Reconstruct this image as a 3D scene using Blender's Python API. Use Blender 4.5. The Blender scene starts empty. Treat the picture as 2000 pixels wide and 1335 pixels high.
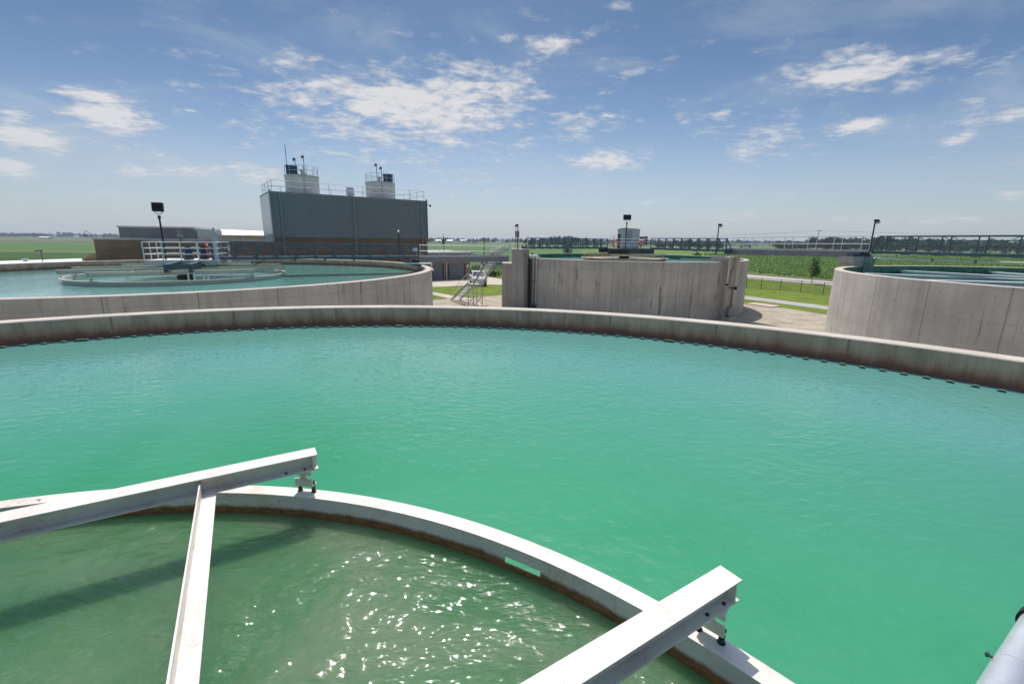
import bpy, bmesh, math, random
from mathutils import Vector as V, Matrix
R_ = math.radians
sc = bpy.context.scene
COL = sc.collection
random.seed(7)
CZ = 6.0                                   # camera height above the ground
# ------------------------------------------------------------------ camera
FPX, PITCH, ROLL = 871.145, R_(12.838), R_(0.611)
_F = V((0, math.cos(PITCH), -math.sin(PITCH))); _R = V((1, 0, 0)); _U = _R.cross(_F)
_R2 = _R*math.cos(ROLL) + _U*math.sin(ROLL); _U2 = _U*math.cos(ROLL) - _R*math.sin(ROLL)
def ray(u, v): return (u-1000)*_R2 - (v-667.5)*_U2 + FPX*_F
def PZ(u, v, z=0.0):                       # surveyed point of the photo on the level z
    d = ray(u, v); t = (z-CZ)/d.z; return V((d.x*t, d.y*t, z))
def PY(u, v, y):                           # ... at the forward distance y
    d = ray(u, v); t = y/d.y; return V((d.x*t, y, CZ+d.z*t))
cd = bpy.data.cameras.new('camera'); cam = bpy.data.objects.new('camera', cd); COL.objects.link(cam)
cd.sensor_width = 36; cd.sensor_fit = 'HORIZONTAL'; cd.lens = FPX/2000*36; cd.clip_start = .05; cd.clip_end = 20000
m = Matrix.Identity(4)
for i in range(3):
    m[i][0] = _R2[i]; m[i][1] = _U2[i]; m[i][2] = -_F[i]
m.translation = V((0, 0, CZ)); cam.matrix_world = m
sc.camera = cam
# ------------------------------------------------------------------ mesh helpers
class MB:
    def __init__(s): s.v = []; s.f = []; s.uv = {}
    def add(s, vs, fs):
        o = len(s.v); s.v += [V(p) for p in vs]; s.f += [tuple(i+o for i in f) for f in fs]; return s
    def obox(s, c, ax, ay, az):            # centre and three half axes
        c, ax, ay, az = V(c), V(ax), V(ay), V(az)
        vs = [c+ax*i+ay*j+az*k for k in (-1, 1) for j in (-1, 1) for i in (-1, 1)]
        fs = [(0, 2, 3, 1), (4, 5, 7, 6), (0, 1, 5, 4), (2, 6, 7, 3), (0, 4, 6, 2), (1, 3, 7, 5)]
        if ax.cross(ay).dot(az) < 0: fs = [f[::-1] for f in fs]
        return s.add(vs, fs)
    def box(s, x0, y0, z0, x1, y1, z1):
        return s.obox(((x0+x1)/2, (y0+y1)/2, (z0+z1)/2), ((x1-x0)/2, 0, 0), (0, (y1-y0)/2, 0), (0, 0, (z1-z0)/2))
    def bar(s, a, b, w, h, up=(0, 0, 1)):  # rectangular bar, w sideways, h along up
        a, b = V(a), V(b); d = b-a; L = d.length; d = d/L; up = V(up)
        x = d.cross(up)
        if x.length < 1e-4: x = d.cross(V((1, 0, 0)))
        x.normalize(); y = x.cross(d)
        return s.obox((a+b)/2, d*(L/2), x*(w/2), y*(h/2))
    def tube(s, a, b, r, n=8, r2=None, caps=True):
        a, b = V(a), V(b); d = (b-a).normalized(); r2 = r if r2 is None else r2
        x = d.cross(V((0, 0, 1)))
        if x.length < 1e-3: x = d.cross(V((1, 0, 0)))
        x.normalize(); y = d.cross(x)
        vs = []
        for k in range(n):
            t = 2*math.pi*k/n; e = x*math.cos(t)+y*math.sin(t); vs += [a+e*r, b+e*r2]
        fs = [(2*k, 2*k+1, (2*k+3) % (2*n), (2*k+2) % (2*n)) for k in range(n)]
        if caps: fs += [tuple(2*k for k in range(n)), tuple(2*k+1 for k in range(n))[::-1]]
        return s.add(vs, fs)
    def path(s, pts, r, n=8):
        for a, b in zip(pts[:-1], pts[1:]): s.tube(a, b, r, n)
        return s
    def lathe(s, prof, c=(0, 0), n=32, a0=0, a1=2*math.pi, close=True, cap=False):
        full = abs(a1-a0-2*math.pi) < 1e-6; m = n if full else n+1; o = len(s.v); k = len(prof)
        for i in range(m):
            t = a0+(a1-a0)*i/n
            for r, z in prof: s.v.append(V((c[0]+r*math.cos(t), c[1]+r*math.sin(t), z)))
        for i in range(n):
            j = (i+1) % m
            for q in range(k if close else k-1):
                p = (q+1) % k; s.f.append((o+i*k+q, o+j*k+q, o+j*k+p, o+i*k+p))
        if cap and not full:
            s.f.append(tuple(o+q for q in range(k))); s.f.append(tuple(o+n*k+q for q in range(k))[::-1])
        return s
    def prism(s, poly, z0, z1):
        n = len(poly); A = sum(poly[i][0]*poly[(i+1) % n][1]-poly[(i+1) % n][0]*poly[i][1] for i in range(n))
        if A < 0: poly = poly[::-1]
        vs = [(x, y, z0) for x, y in poly]+[(x, y, z1) for x, y in poly]
        fs = [tuple(range(n))[::-1], tuple(range(n, 2*n))]+[(i, (i+1) % n, n+(i+1) % n, n+i) for i in range(n)]
        return s.add(vs, fs)
    def extr(s, poly, d):                  # 3-D polygon swept along d
        n = len(poly); d = V(d); P = [V(p) for p in poly]
        return s.add(P+[p+d for p in P], [tuple(range(n))[::-1], tuple(range(n, 2*n))]+[(i, (i+1) % n, n+(i+1) % n, n+i) for i in range(n)])
    def sphere(s, c, r, n=10, sz=1.0):
        prof = [(max(1e-4, r*math.sin(math.pi*i/n)), c[2]-r*sz*math.cos(math.pi*i/n)) for i in range(n+1)]
        return s.lathe(prof, (c[0], c[1]), max(8, n), close=False)
    def build(s, name, mat, parent=None, smooth=False, fix=True):
        o = org(parent)
        me = bpy.data.meshes.new(name); me.from_pydata([tuple(p-o) for p in s.v], [], s.f)
        if fix and len(s.f) < 60000:
            bm = bmesh.new(); bm.from_mesh(me); bmesh.ops.recalc_face_normals(bm, faces=bm.faces); bm.to_mesh(me); bm.free()
        if smooth:
            me.shade_smooth(); me.set_sharp_from_angle(angle=R_(38))
        if s.uv:
            ul = me.uv_layers.new(name='UVMap')
            for l in me.loops: ul.data[l.index].uv = s.uv[l.vertex_index]
        me.materials.append(mat)
        ob = bpy.data.objects.new(name, me); COL.objects.link(ob)
        if parent: ob.parent = parent
        return ob
def org(o):
    p = V((0, 0, 0))
    while o is not None: p += o.location; o = o.parent
    return p
def thing(name, label, cat, loc=(0, 0, 0), group=None):
    o = bpy.data.objects.new(name, None); COL.objects.link(o); o.location = loc; o.empty_display_size = .2
    return tag(o, label, cat, group)
def tag(o, label, cat, group=None):
    o['label'] = label; o['category'] = cat
    if group: o['group'] = group
    return o
def struct(o): o['kind'] = 'structure'; return o
def dup(root, loc=None, rz=None, label=None, scale=None):
    def cp(o, par):
        c = o.copy(); COL.objects.link(c); c.parent = par
        for ch in list(o.children): cp(ch, c)
        return c
    r = cp(root, None)
    if loc is not None: r.location = loc
    if rz is not None: r.rotation_euler = (0, 0, rz)
    if label: r['label'] = label
    if scale: r.scale = (scale,)*3 if not isinstance(scale, tuple) else scale
    return r
# ------------------------------------------------------------------ materials
class NT:
    def __init__(s, name):
        s.m = bpy.data.materials.new(name); s.m.use_nodes = True; s.t = s.m.node_tree; s.N = s.t.nodes; s.L = s.t.links
        s.b = s.N['Principled BSDF']
    def n(s, typ, **kw):
        o = s.N.new(typ)
        for k, v in kw.items(): setattr(o, k, v)
        return o
    def val(s, sock, x):
        if isinstance(x, (int, float)): sock.default_value = x
        elif isinstance(x, (tuple, list, V)):
            x = tuple(x)
            if len(x) == 3 and len(sock.default_value) == 4: x = x+(1,)
            sock.default_value = x
        else: s.L.new(x, sock)
    def math(s, op, a, b=0.0, c=0.0):
        o = s.n('ShaderNodeMath', operation=op); s.val(o.inputs[0], a); s.val(o.inputs[1], b)
        if len(o.inputs) > 2: s.val(o.inputs[2], c)
        return o.outputs[0]
    def vmath(s, op, a, b=(0, 0, 0)):
        o = s.n('ShaderNodeVectorMath', operation=op); s.val(o.inputs[0], a)
        if op == 'SCALE': s.val(o.inputs[3], b)
        else: s.val(o.inputs[1], b)
        return o.outputs['Value'] if op in ('LENGTH', 'DOT_PRODUCT') else o.outputs[0]
    def mix(s, f, a, b):
        o = s.n('ShaderNodeMix', data_type='RGBA'); s.val(o.inputs['Factor'], f); s.val(o.inputs[6], a); s.val(o.inputs[7], b); return o.outputs[2]
    def noise(s, vec, scale, detail=5, rough=.55, dist=0.0):
        o = s.n('ShaderNodeTexNoise'); s.val(o.inputs['Vector'], vec); s.val(o.inputs['Scale'], scale)
        o.inputs['Detail'].default_value = detail; o.inputs['Roughness'].default_value = rough; o.inputs['Distortion'].default_value = dist
        return o.outputs['Fac']
    def ramp(s, x, a, b, smooth=True):
        o = s.n('ShaderNodeMapRange'); o.interpolation_type = 'SMOOTHSTEP' if smooth else 'LINEAR'
        s.val(o.inputs['Value'], x); o.inputs['From Min'].default_value = a; o.inputs['From Max'].default_value = b; return o.outputs['Result']
    def obj(s): return s.n('ShaderNodeTexCoord').outputs['Object']
    def pos(s): return s.n('ShaderNodeNewGeometry').outputs['Position']
    def uv(s): return s.n('ShaderNodeTexCoord').outputs['UV']
    def xyz(s, v):
        o = s.n('ShaderNodeSeparateXYZ'); s.L.new(v, o.inputs[0]); return o.outputs
    def vec(s, x, y, z=0.0):
        o = s.n('ShaderNodeCombineXYZ'); s.val(o.inputs[0], x); s.val(o.inputs[1], y); s.val(o.inputs[2], z); return o.outputs[0]
    def scl(s, v, x): return s.vmath('MULTIPLY', v, x)
    def bump(s, h, strength=.3, dist=.02):
        o = s.n('ShaderNodeBump'); o.inputs['Strength'].default_value = strength; o.inputs['Distance'].default_value = dist
        s.L.new(h, o.inputs['Height']); s.L.new(o.outputs[0], s.b.inputs['Normal']); return o
    def set(s, col=None, rough=None, metal=None, ior=None, spec=None):
        for k, x in (('Base Color', col), ('Roughness', rough), ('Metallic', metal), ('IOR', ior), ('Specular IOR Level', spec)):
            if x is not None: s.val(s.b.inputs[k], x)
        return s.m
def shade(c, k): return tuple(x*k for x in c)
def plain(name, col, rough=.5, metal=0., var=.12, scale=2.5, bump=.0, bs=40):
    t = NT(name); o = t.obj(); n = t.noise(o, scale, 6)
    f = t.ramp(n, .3, .7)
    c = t.mix(f, shade(col, 1-var), shade(col, 1+var))
    n2 = t.noise(o, scale*9, 3)
    t.set(c, t.math('ADD', rough-.06, t.math('MULTIPLY', n2, .12)), metal)
    if bump: t.bump(t.noise(o, bs, 4), bump, .01)
    return t.m
def painted_steel(name, col, rust=(.30, .10, .07), amt=.64, rough=.42):
    """old white paint: worn pinkish-red patches, chips and grime"""
    t = NT(name); p = t.pos()
    a = t.noise(t.scl(p, (1.6, 1.6, 5)), 1.5, 8, .7, .4)
    patch = t.ramp(a, amt, amt+.10)
    st = t.noise(p, 26, 8, .8, .6); fine = t.ramp(st, .46, .66)
    worn = t.math('MULTIPLY', patch, t.math('ADD', .25, t.math('MULTIPLY', fine, .75)))
    chip = t.math('MULTIPLY', t.ramp(t.noise(p, 14, 7, .75), .66, .69), t.ramp(t.noise(p, 1.9, 3), .55, .62))
    g = t.ramp(t.noise(p, 3.2, 6, .6), .35, .75)
    c = t.mix(g, col, shade(col, .90))
    c = t.mix(t.math('MULTIPLY', worn, .6), c, (.52, .27, .23))
    c = t.mix(chip, c, shade(rust, .4))
    t.set(c, t.math('ADD', rough, t.math('MULTIPLY', worn, .3)))
    t.bump(t.noise(p, 60, 3), .05, .004)
    return t.m
def concrete(name, base=(.30, .285, .26), brown=None, joint=2.45, lift=None, rustamt=.70, streak=.5, dark=.0):
    """board-formed wall; UV in metres (arc length, height above foot). brown = height of the waterline."""
    t = NT(name); uv = t.uv(); x = t.xyz(uv)
    u, v = x[0], x[1]
    big = t.noise(t.scl(uv, (.35, .5, 1)), 1.0, 6, .6)
    c = t.mix(t.ramp(big, .3, .7), shade(base, .80), shade(base, 1.14))
    vs = t.noise(t.scl(uv, (3.2, .10, 1)), 1.0, 6, .65)
    c = t.mix(t.math('MULTIPLY', t.ramp(vs, .45, .75), streak), c, shade(base, .58))
    vl = t.noise(t.scl(uv, (4.5, .16, 1)), 1.3, 5, .6)
    c = t.mix(t.math('MULTIPLY', t.ramp(vl, .60, .78), streak*.6), c, shade(base, 1.35))
    # form joints: thin vertical lines and lift lines
    ju = t.math('ABSOLUTE', t.math('SUBTRACT', t.math('FRACT', t.math('DIVIDE', u, joint)), .5))
    jw = t.math('GREATER_THAN', ju, .5-.010)
    pm = t.math('ABSOLUTE', t.math('SUBTRACT', t.math('FRACT', t.math('DIVIDE', u, joint/4)), .5))
    pw = t.math('GREATER_THAN', pm, .5-.02)
    c = t.mix(t.math('MULTIPLY', pw, .16), c, shade(base, .5))
    c = t.mix(t.math('MULTIPLY', jw, .55), c, shade(base, .35))
    pan = t.math('FRACT', t.math('MULTIPLY', t.math('SINE', t.math('MULTIPLY', t.math('FLOOR', t.math('DIVIDE', u, joint/4)), 12.9898)), 43758.5))
    c = t.mix(t.math('MULTIPLY', pan, .22), c, shade(base, .66))
    if lift:
        jv = t.math('ABSOLUTE', t.math('SUBTRACT', t.math('FRACT', t.math('DIVIDE', v, lift)), .5))
        c = t.mix(t.math('MULTIPLY', t.math('GREATER_THAN', jv, .5-.012), .3), c, shade(base, .55))
        bx = t.math('FRACT', t.math('MULTIPLY', t.math('SINE', t.math('MULTIPLY', t.math('FLOOR', t.math('DIVIDE', v, lift/3)), 78.23)), 4375.5))
        c = t.mix(t.math('MULTIPLY', bx, .10), c, shade(base, .6))
    if lift:
        tu = t.math('SUBTRACT', t.math('FRACT', t.math('DIVIDE', u, .8167)), .5); tv = t.math('SUBTRACT', t.math('FRACT', t.math('DIVIDE', v, .95)), .5)
        dd = t.math('SQRT', t.math('ADD', t.math('POWER', t.math('MULTIPLY', tu, .8167), 2), t.math('POWER', t.math('MULTIPLY', tv, .95), 2)))
        c = t.mix(t.math('MULTIPLY', t.math('LESS_THAN', dd, .030), .6), c, shade(base, .4))
    # rust / seepage runs
    r1 = t.noise(t.scl(uv, (2.6, .22, 1)), 1.0, 7, .7, .25)
    r2 = t.noise(t.scl(uv, (.5, .35, 1)), 1.0, 4)
    rr = t.math('MULTIPLY', t.ramp(r1, rustamt-.05, rustamt+.04), t.ramp(r2, .42, .58))
    c = t.mix(t.math('MULTIPLY', rr, .75), c, (.16, .085, .045))
    d1 = t.ramp(t.noise(t.scl(uv, (2.1, .12, 1)), 1.7, 6, .7), .62, .70)
    c = t.mix(t.math('MULTIPLY', d1, .55), c, shade(base, .30))
    if brown is not None:
        edge = t.math('ADD', t.math('MULTIPLY', t.noise(t.scl(uv, (2.2, .4, 1)), 1.2, 6, .7), .66), t.math('MULTIPLY', t.noise(t.scl(uv, (9, .5, 1)), 1.0, 4), .16))
        bf = t.ramp(t.math('SUBTRACT', t.math('ADD', edge, brown-.18), v), -.10, .20)
        c = t.mix(t.math('MULTIPLY', bf, .86), c, (.45, .215, .13))
        dk = t.ramp(t.math('SUBTRACT', t.math('ADD', t.math('MULTIPLY', edge, .7), brown-.14), v), .0, .16)
        c = t.mix(t.math('MULTIPLY', dk, .7), c, (.23, .095, .058))
    pit = t.ramp(t.noise(uv, 7.5, 5, .7), .71, .75)
    c = t.mix(t.math('MULTIPLY', pit, .5), c, shade(base, .3))
    t.set(c, .9, 0., None, .25)
    h = t.math('ADD', t.noise(uv, 9, 8, .65), t.math('MULTIPLY', t.math('ADD', jw, t.math('MULTIPLY', pw, .3)), -.6))
    t.bump(h, .35, .012)
    return t.m
def flatcrete(name, base, scale=1.2, var=.2):
    t = NT(name); p = t.pos()
    a = t.ramp(t.noise(p, scale, 8, .65), .3, .7); b = t.ramp(t.noise(p, scale*14, 4), .3, .75)
    c = t.mix(a, shade(base, 1-var), shade(base, 1+var*.7)); c = t.mix(t.math('MULTIPLY', b, .22), c, shade(base, .62))
    t.set(c, .9, 0, None, .2); t.bump(t.noise(p, 25, 5), .3, .01)
    return t.m
def brick(name, c1, c2, mortar, bw=.40, bh=.20, band=True):
    t = NT(name); uv = t.uv()
    o = t.n('ShaderNodeTexBrick'); t.L.new(uv, o.inputs['Vector'])
    o.inputs['Scale'].default_value = 1; o.inputs['Brick Width'].default_value = bw; o.inputs['Row Height'].default_value = bh
    o.inputs['Mortar Size'].default_value = .012; o.inputs['Color1'].default_value = c1+(1,); o.inputs['Color2'].default_value = c2+(1,); o.inputs['Mortar'].default_value = mortar+(1,)
    c = o.outputs['Color']
    if band:
        v = t.xyz(uv)[1]
        bd = t.math('GREATER_THAN', t.math('FRACT', t.math('DIVIDE', v, bh*6)), .66)
        c = t.mix(t.math('MULTIPLY', bd, .35), c, shade(c1, .62))
    n = t.noise(uv, .6, 5); c = t.mix(t.math('MULTIPLY', t.ramp(n, .35, .7), .25), c, shade(c2, .6))
    t.set(c, .9, 0, None, .2); t.bump(o.outputs['Fac'], -.3, .01)
    return t.m
def cladding(name, col, pitch=.30):
    """ribbed metal siding, UV in metres"""
    t = NT(name); uv = t.uv(); u = t.xyz(uv)[0]
    f = t.math('FRACT', t.math('DIVIDE', u, pitch))
    rib = t.ramp(t.math('ABSOLUTE', t.math('SUBTRACT', f, .5)), .36, .46)
    n = t.ramp(t.noise(t.scl(uv, (.8, .2, 1)), 1.0, 5), .3, .7)
    c = t.mix(n, shade(col, .97), shade(col, 1.03))
    t.set(c, .45, .0, None, .4); t.bump(rib, .6, .03)
    return t.m
def water(name, col, col2, ripple=1., fscale=1.0, rough=.03, murk=0., ior=1.40, edge=None):
    t = NT(name); p = t.pos()
    w = t.vmath('ADD', p, t.scl(t.vec(t.noise(p, .30, 2), t.noise(t.vmath('ADD', p, (31, 7, 0)), .30, 2), 0), (.7, .7, 0)))
    a = t.noise(t.scl(w, (.85, 1.3, 1)), 5.2*fscale, 2, .45, .25)
    b = t.noise(t.scl(w, (.80, 1.35, 1)), 10.5*fscale, 2, .5, .2)
    lo = t.noise(t.scl(w, (.7, 1.2, 1)), 1.5*fscale, 2, .5, .4)
    patch = t.ramp(t.noise(p, .17, 3), .32, .68)
    h = t.math('ADD', t.math('MULTIPLY', a, 1.0), t.math('MULTIPLY', b, .42))
    h = t.math('MULTIPLY', h, t.math('ADD', .50, t.math('MULTIPLY', patch, .65)))
    h = t.math('ADD', h, t.math('MULTIPLY', lo, 2.2 if murk else .7))
    bn = t.bump(h, 1.0, .022*ripple)
    g = t.ramp(t.noise(p, .22, 4, .6, .6), .3, .7)
    c = t.mix(g, col, col2)
    if edge:                                  # sky reflection painted in: base colour paler and bluer towards the weir
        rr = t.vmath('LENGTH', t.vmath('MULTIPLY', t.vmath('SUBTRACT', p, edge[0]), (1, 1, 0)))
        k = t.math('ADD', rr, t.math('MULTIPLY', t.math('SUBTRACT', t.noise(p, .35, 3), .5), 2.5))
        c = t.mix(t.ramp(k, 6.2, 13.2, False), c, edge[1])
    if murk:
        q = t.noise(t.scl(w, (.6, 1.0, 1)), .42, 5, .55, 1.2)
        c = t.mix(t.math('MULTIPLY', t.ramp(q, .47, .66), murk), c, (.125, .185, .105))
        c = t.mix(t.math('MULTIPLY', t.ramp(q, .46, .32), murk), c, (.036, .120, .044))
        fr = t.ramp(t.noise(t.scl(w, (1.6, 2.2, 1)), 2.2, 6, .7, .8), .58, .72)
        c = t.mix(t.math('MULTIPLY', fr, .22), c, (.20, .24, .15))
        t.b.subsurface_method = 'BURLEY'; t.b.inputs['Subsurface Weight'].default_value = .85
        t.b.inputs['Subsurface Radius'].default_value = (.50, .70, .50); t.b.inputs['Subsurface Scale'].default_value = 1.0
    t.set(c, rough, 0, ior)
    return t.m
def leafmat(name, a, b, trans=.25):
    t = NT(name); r = t.n('ShaderNodeNewGeometry').outputs['Random Per Island']
    n = t.ramp(t.noise(t.pos(), .7, 3), .3, .7)
    c = t.mix(t.math('MULTIPLY', t.math('ADD', r, n), .5), a, b)
    t.set(c, .6, 0, None, .3)
    tr = t.n('ShaderNodeBsdfTranslucent'); t.L.new(c, tr.inputs[0])
    mx = t.n('ShaderNodeMixShader'); mx.inputs[0].default_value = trans
    t.L.new(t.b.outputs[0], mx.inputs[1]); t.L.new(tr.outputs[0], mx.inputs[2]); t.L.new(mx.outputs[0], t.N['Material Output'].inputs[0])
    return t.m
def groundmat(name, a, b, s1=.15, s2=3., rows=None, bump=.4, row_amt=.4, soil=(.06, .05, .03)):
    t = NT(name); p = t.pos()
    f = t.math('ADD', t.math('MULTIPLY', t.noise(p, s1, 6, .6), .55), t.math('MULTIPLY', t.noise(p, s2, 6, .65), .45))
    c = t.mix(t.ramp(f, .36, .64), a, b)
    if rows:
        ang, pitch = rows
        x = t.vmath('DOT_PRODUCT', p, (math.cos(ang), math.sin(ang), 0))
        k = t.math('ABSOLUTE', t.math('SUBTRACT', t.math('FRACT', t.math('ADD', t.math('DIVIDE', x, pitch), t.math('MULTIPLY', t.noise(p, .2, 3), .5))), .5))
        c = t.mix(t.math('MULTIPLY', t.ramp(k, .25, .5), row_amt), c, soil)
    t.set(c, .95, 0, None, .1)
    if bump: t.bump(t.noise(p, 9, 5), bump, .05)
    return t.m
M = dict(
 steel=painted_steel('white_paint', (.76, .715, .635), amt=.49),
 steel1=painted_steel('aged_white_paint', (.64, .60, .50), amt=.56),
 wall_in=concrete('basin_concrete', (.64, .41, .305), brown=3.76, rustamt=.64, streak=1.0),
 wall=concrete('wall_concrete', (.56, .525, .45), lift=1.9, rustamt=.60, streak=.70),
 wall2=concrete('wall_concrete_pale', (.60, .555, .49), lift=1.7, rustamt=.64, streak=.6),
 rim=flatcrete('rim_concrete', (.55, .49, .415), 1.5, .12),
 pier=concrete('pier_concrete', (.48, .44, .38), joint=1.2, lift=1.8, rustamt=.73),
 algae=plain('algae_green', (.030, .135, .075), .5, var=.4, scale=6),
 weirtop=plain('lit_edge', (.15, .24, .15), .7, var=.2, scale=6),  # lit top edge of the weir plate, put in as a lighter colour
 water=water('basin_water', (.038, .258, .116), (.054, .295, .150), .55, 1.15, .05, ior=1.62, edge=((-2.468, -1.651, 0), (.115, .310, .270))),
 water1=water('basin_water_far', (.105, .300, .245), (.150, .345, .300), .7, 1.2, .05, ior=1.6),
 inner=water('feedwell_water', (.054, .148, .064), (.080, .170, .080), 1.75, 1.45, .03, .85, 1.36),
 bolt=plain('dark_bolt', (.07, .075, .075), .45, .6, .3, 20),
 galv=plain('galvanised', (.66, .68, .69), .34, .55, .10, 6),
 alu=plain('grey_rail', (.50, .51, .51), .45, .3, .08, 5),
 whiterail=plain('white_rail', (.66, .67, .68), .45, .0, .08, 5),
 blue=plain('blue_grey_steel', (.080, .118, .142), .5, .0, .2, 2.5),
 blue2=plain('teal_steel', (.045, .085, .100), .5, .0, .2, 2),
 grey=plain('grey_steel', (.235, .25, .262), .5, .1, .1, 2),
 greydk=plain('dark_grey_steel', (.05, .055, .06), .6, .1, .25, 3),
 black=plain('black_paint', (.012, .012, .014), .45, 0, .2, 6),
 lens=plain('lamp_glass', (.55, .57, .58), .15, 0, .05, 6),
 motor=plain('motor_blue', (.012, .055, .130), .4, 0, .2, 5),
 orange=plain('life_ring_orange', (.62, .075, .03), .5, 0, .1, 6),
 red=plain('red_paint', (.40, .03, .025), .5, 0, .1, 6),
 white=plain('white_panel', (.74, .745, .74), .5, 0, .04, 3),
 cream=plain('silo_cream', (.72, .69, .62), .55, 0, .07, .8),
 roofw=plain('white_roofing', (.80, .80, .79), .6, 0, .04, .4),
 clad=cladding('tower_cladding', (.165, .195, .215)),
 clad2=cladding('annex_cladding', (.24, .255, .275)),
 cladl=cladding('pale_cladding', (.40, .44, .46)),
 shed=cladding('shed_cladding', (.62, .66, .63), .22),
 brickd=brick('brown_brick', (.215, .155, .098), (.170, .125, .085), (.22, .19, .15)),
 brickt=brick('tan_brick', (.33, .205, .125), (.28, .175, .11), (.30, .24, .18), .3, .1, False),
 door=plain('garage_door_grey', (.135, .165, .19), .5, 0, .04, 1),
 lawn=groundmat('lawn', (.100, .145, .018), (.175, .225, .036), .5, 3),
 gravel=groundmat('gravel', (.31, .265, .20), (.47, .41, .32), .7, 7, bump=1.),
 gpath=groundmat('gravel_grey', (.34, .33, .30), (.43, .42, .39), .4, 9, bump=.8),
 dirt=groundmat('verge', (.10, .105, .035), (.15, .13, .06), .5, 3),
 conc=flatcrete('paving', (.53, .46, .37), .6, .12),
 road=flatcrete('road_surface', (.43, .41, .37), .5, .14),
 field=groundmat('crop_ground', (.095, .175, .034), (.135, .220, .052), .04, 1.6, rows=(R_(125), 1.5), row_amt=.25),
 field2=groundmat('far_crop', (.075, .140, .042), (.095, .170, .055), .02, .5, bump=0),
 field3=groundmat('meadow', (.105, .155, .045), (.155, .195, .070), .03, .6, bump=0),
 field4=groundmat('dark_meadow', (.040, .085, .022), (.065, .115, .035), .05, .8, bump=0),
 soil=groundmat('bare_soil', (.105, .095, .068), (.15, .13, .10), .03, .4, bump=0),
 ground=groundmat('farmland', (.052, .112, .028), (.095, .150, .045), .006, .2, bump=0),
 leafd=leafmat('leaf_dark', (.012, .040, .010), (.040, .085, .022)),
 leafm=leafmat('leaf_mid', (.030, .075, .014), (.075, .135, .030)),
 leafl=leafmat('leaf_young', (.055, .11, .020), (.11, .18, .04), .45),
 leafy=leafmat('leaf_yellow', (.10, .13, .015), (.20, .20, .03)),
 corn=leafmat('corn_leaf', (.15, .25, .05), (.22, .33, .095), .65),
 farleaf=leafmat('far_leaf', (.018, .050, .022), (.045, .080, .034), .1),
 bark=plain('bark', (.07, .055, .04), .9, 0, .3, 6),
 carw=plain('car_white', (.72, .73, .73), .25, 0, .03, 3),
 cars=plain('car_silver', (.38, .40, .42), .25, .5, .03, 3),
 carglass=plain('car_glass', (.015, .018, .02), .08, 0, .1, 3),
 tyre=plain('tyre_black', (.015, .015, .015), .8, 0, .2, 10),
 wood=plain('pole_wood', (.085, .07, .055), .9, 0, .2, 2),
)
# ------------------------------------------------------------------ geometry of the four basins
E1 = V((math.cos(R_(31.2)), math.sin(R_(31.2)), 0)); E2 = V((-E1.y, E1.x, 0)); UP = V((0, 0, 1))
T0 = V((-2.468, -1.651, 0)); T1 = V((-19.026, 26.188, 0)); T2 = V((10.98, 44.87, 0)); T3 = V((27.0, 18.95, 0))
R0, W0 = 13.694, .414; R2, R2o = 10.62, 11.0
ZW, ZRIM = 3.70, 4.192
def wall(name, c, Ri, Ro, zt, zb, zin, m_out, m_in, m_rim, parent, n=320, a0=0.):
    ch = .02
    prof = [(Ro, zb), (Ro, zt-ch), (Ro-ch, zt), (Ri+ch, zt), (Ri, zt-ch), (Ri, zin)]
    mi = [0, 2, 2, 2, 1]
    vs, uvs, fs, ms = [], [], [], []
    o = org(parent)
    for i in range(n+1):
        t = a0+2*math.pi*i/n
        for r, z in prof:
            vs.append((c.x+r*math.cos(t)-o.x, c.y+r*math.sin(t)-o.y, z-o.z)); uvs.append((r*(t-a0)+.7, z))
    k = len(prof)
    for i in range(n):
        for q in range(k-1):
            fs.append((i*k+q, (i+1)*k+q, (i+1)*k+q+1, i*k+q+1)); ms.append(mi[q])
    me = bpy.data.meshes.new(name); me.from_pydata(vs, [], fs)
    ul = me.uv_layers.new(name='UVMap')
    for l in me.loops: ul.data[l.index].uv = uvs[l.vertex_index]
    for m_ in (m_out, m_in, m_rim): me.materials.append(m_)
    me.shade_smooth(); me.set_sharp_from_angle(angle=R_(30))
    for p, i in zip(me.polygons, ms): p.material_index = i
    ob = bpy.data.objects.new(name, me); COL.objects.link(ob); ob.parent = parent
    return ob
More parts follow.
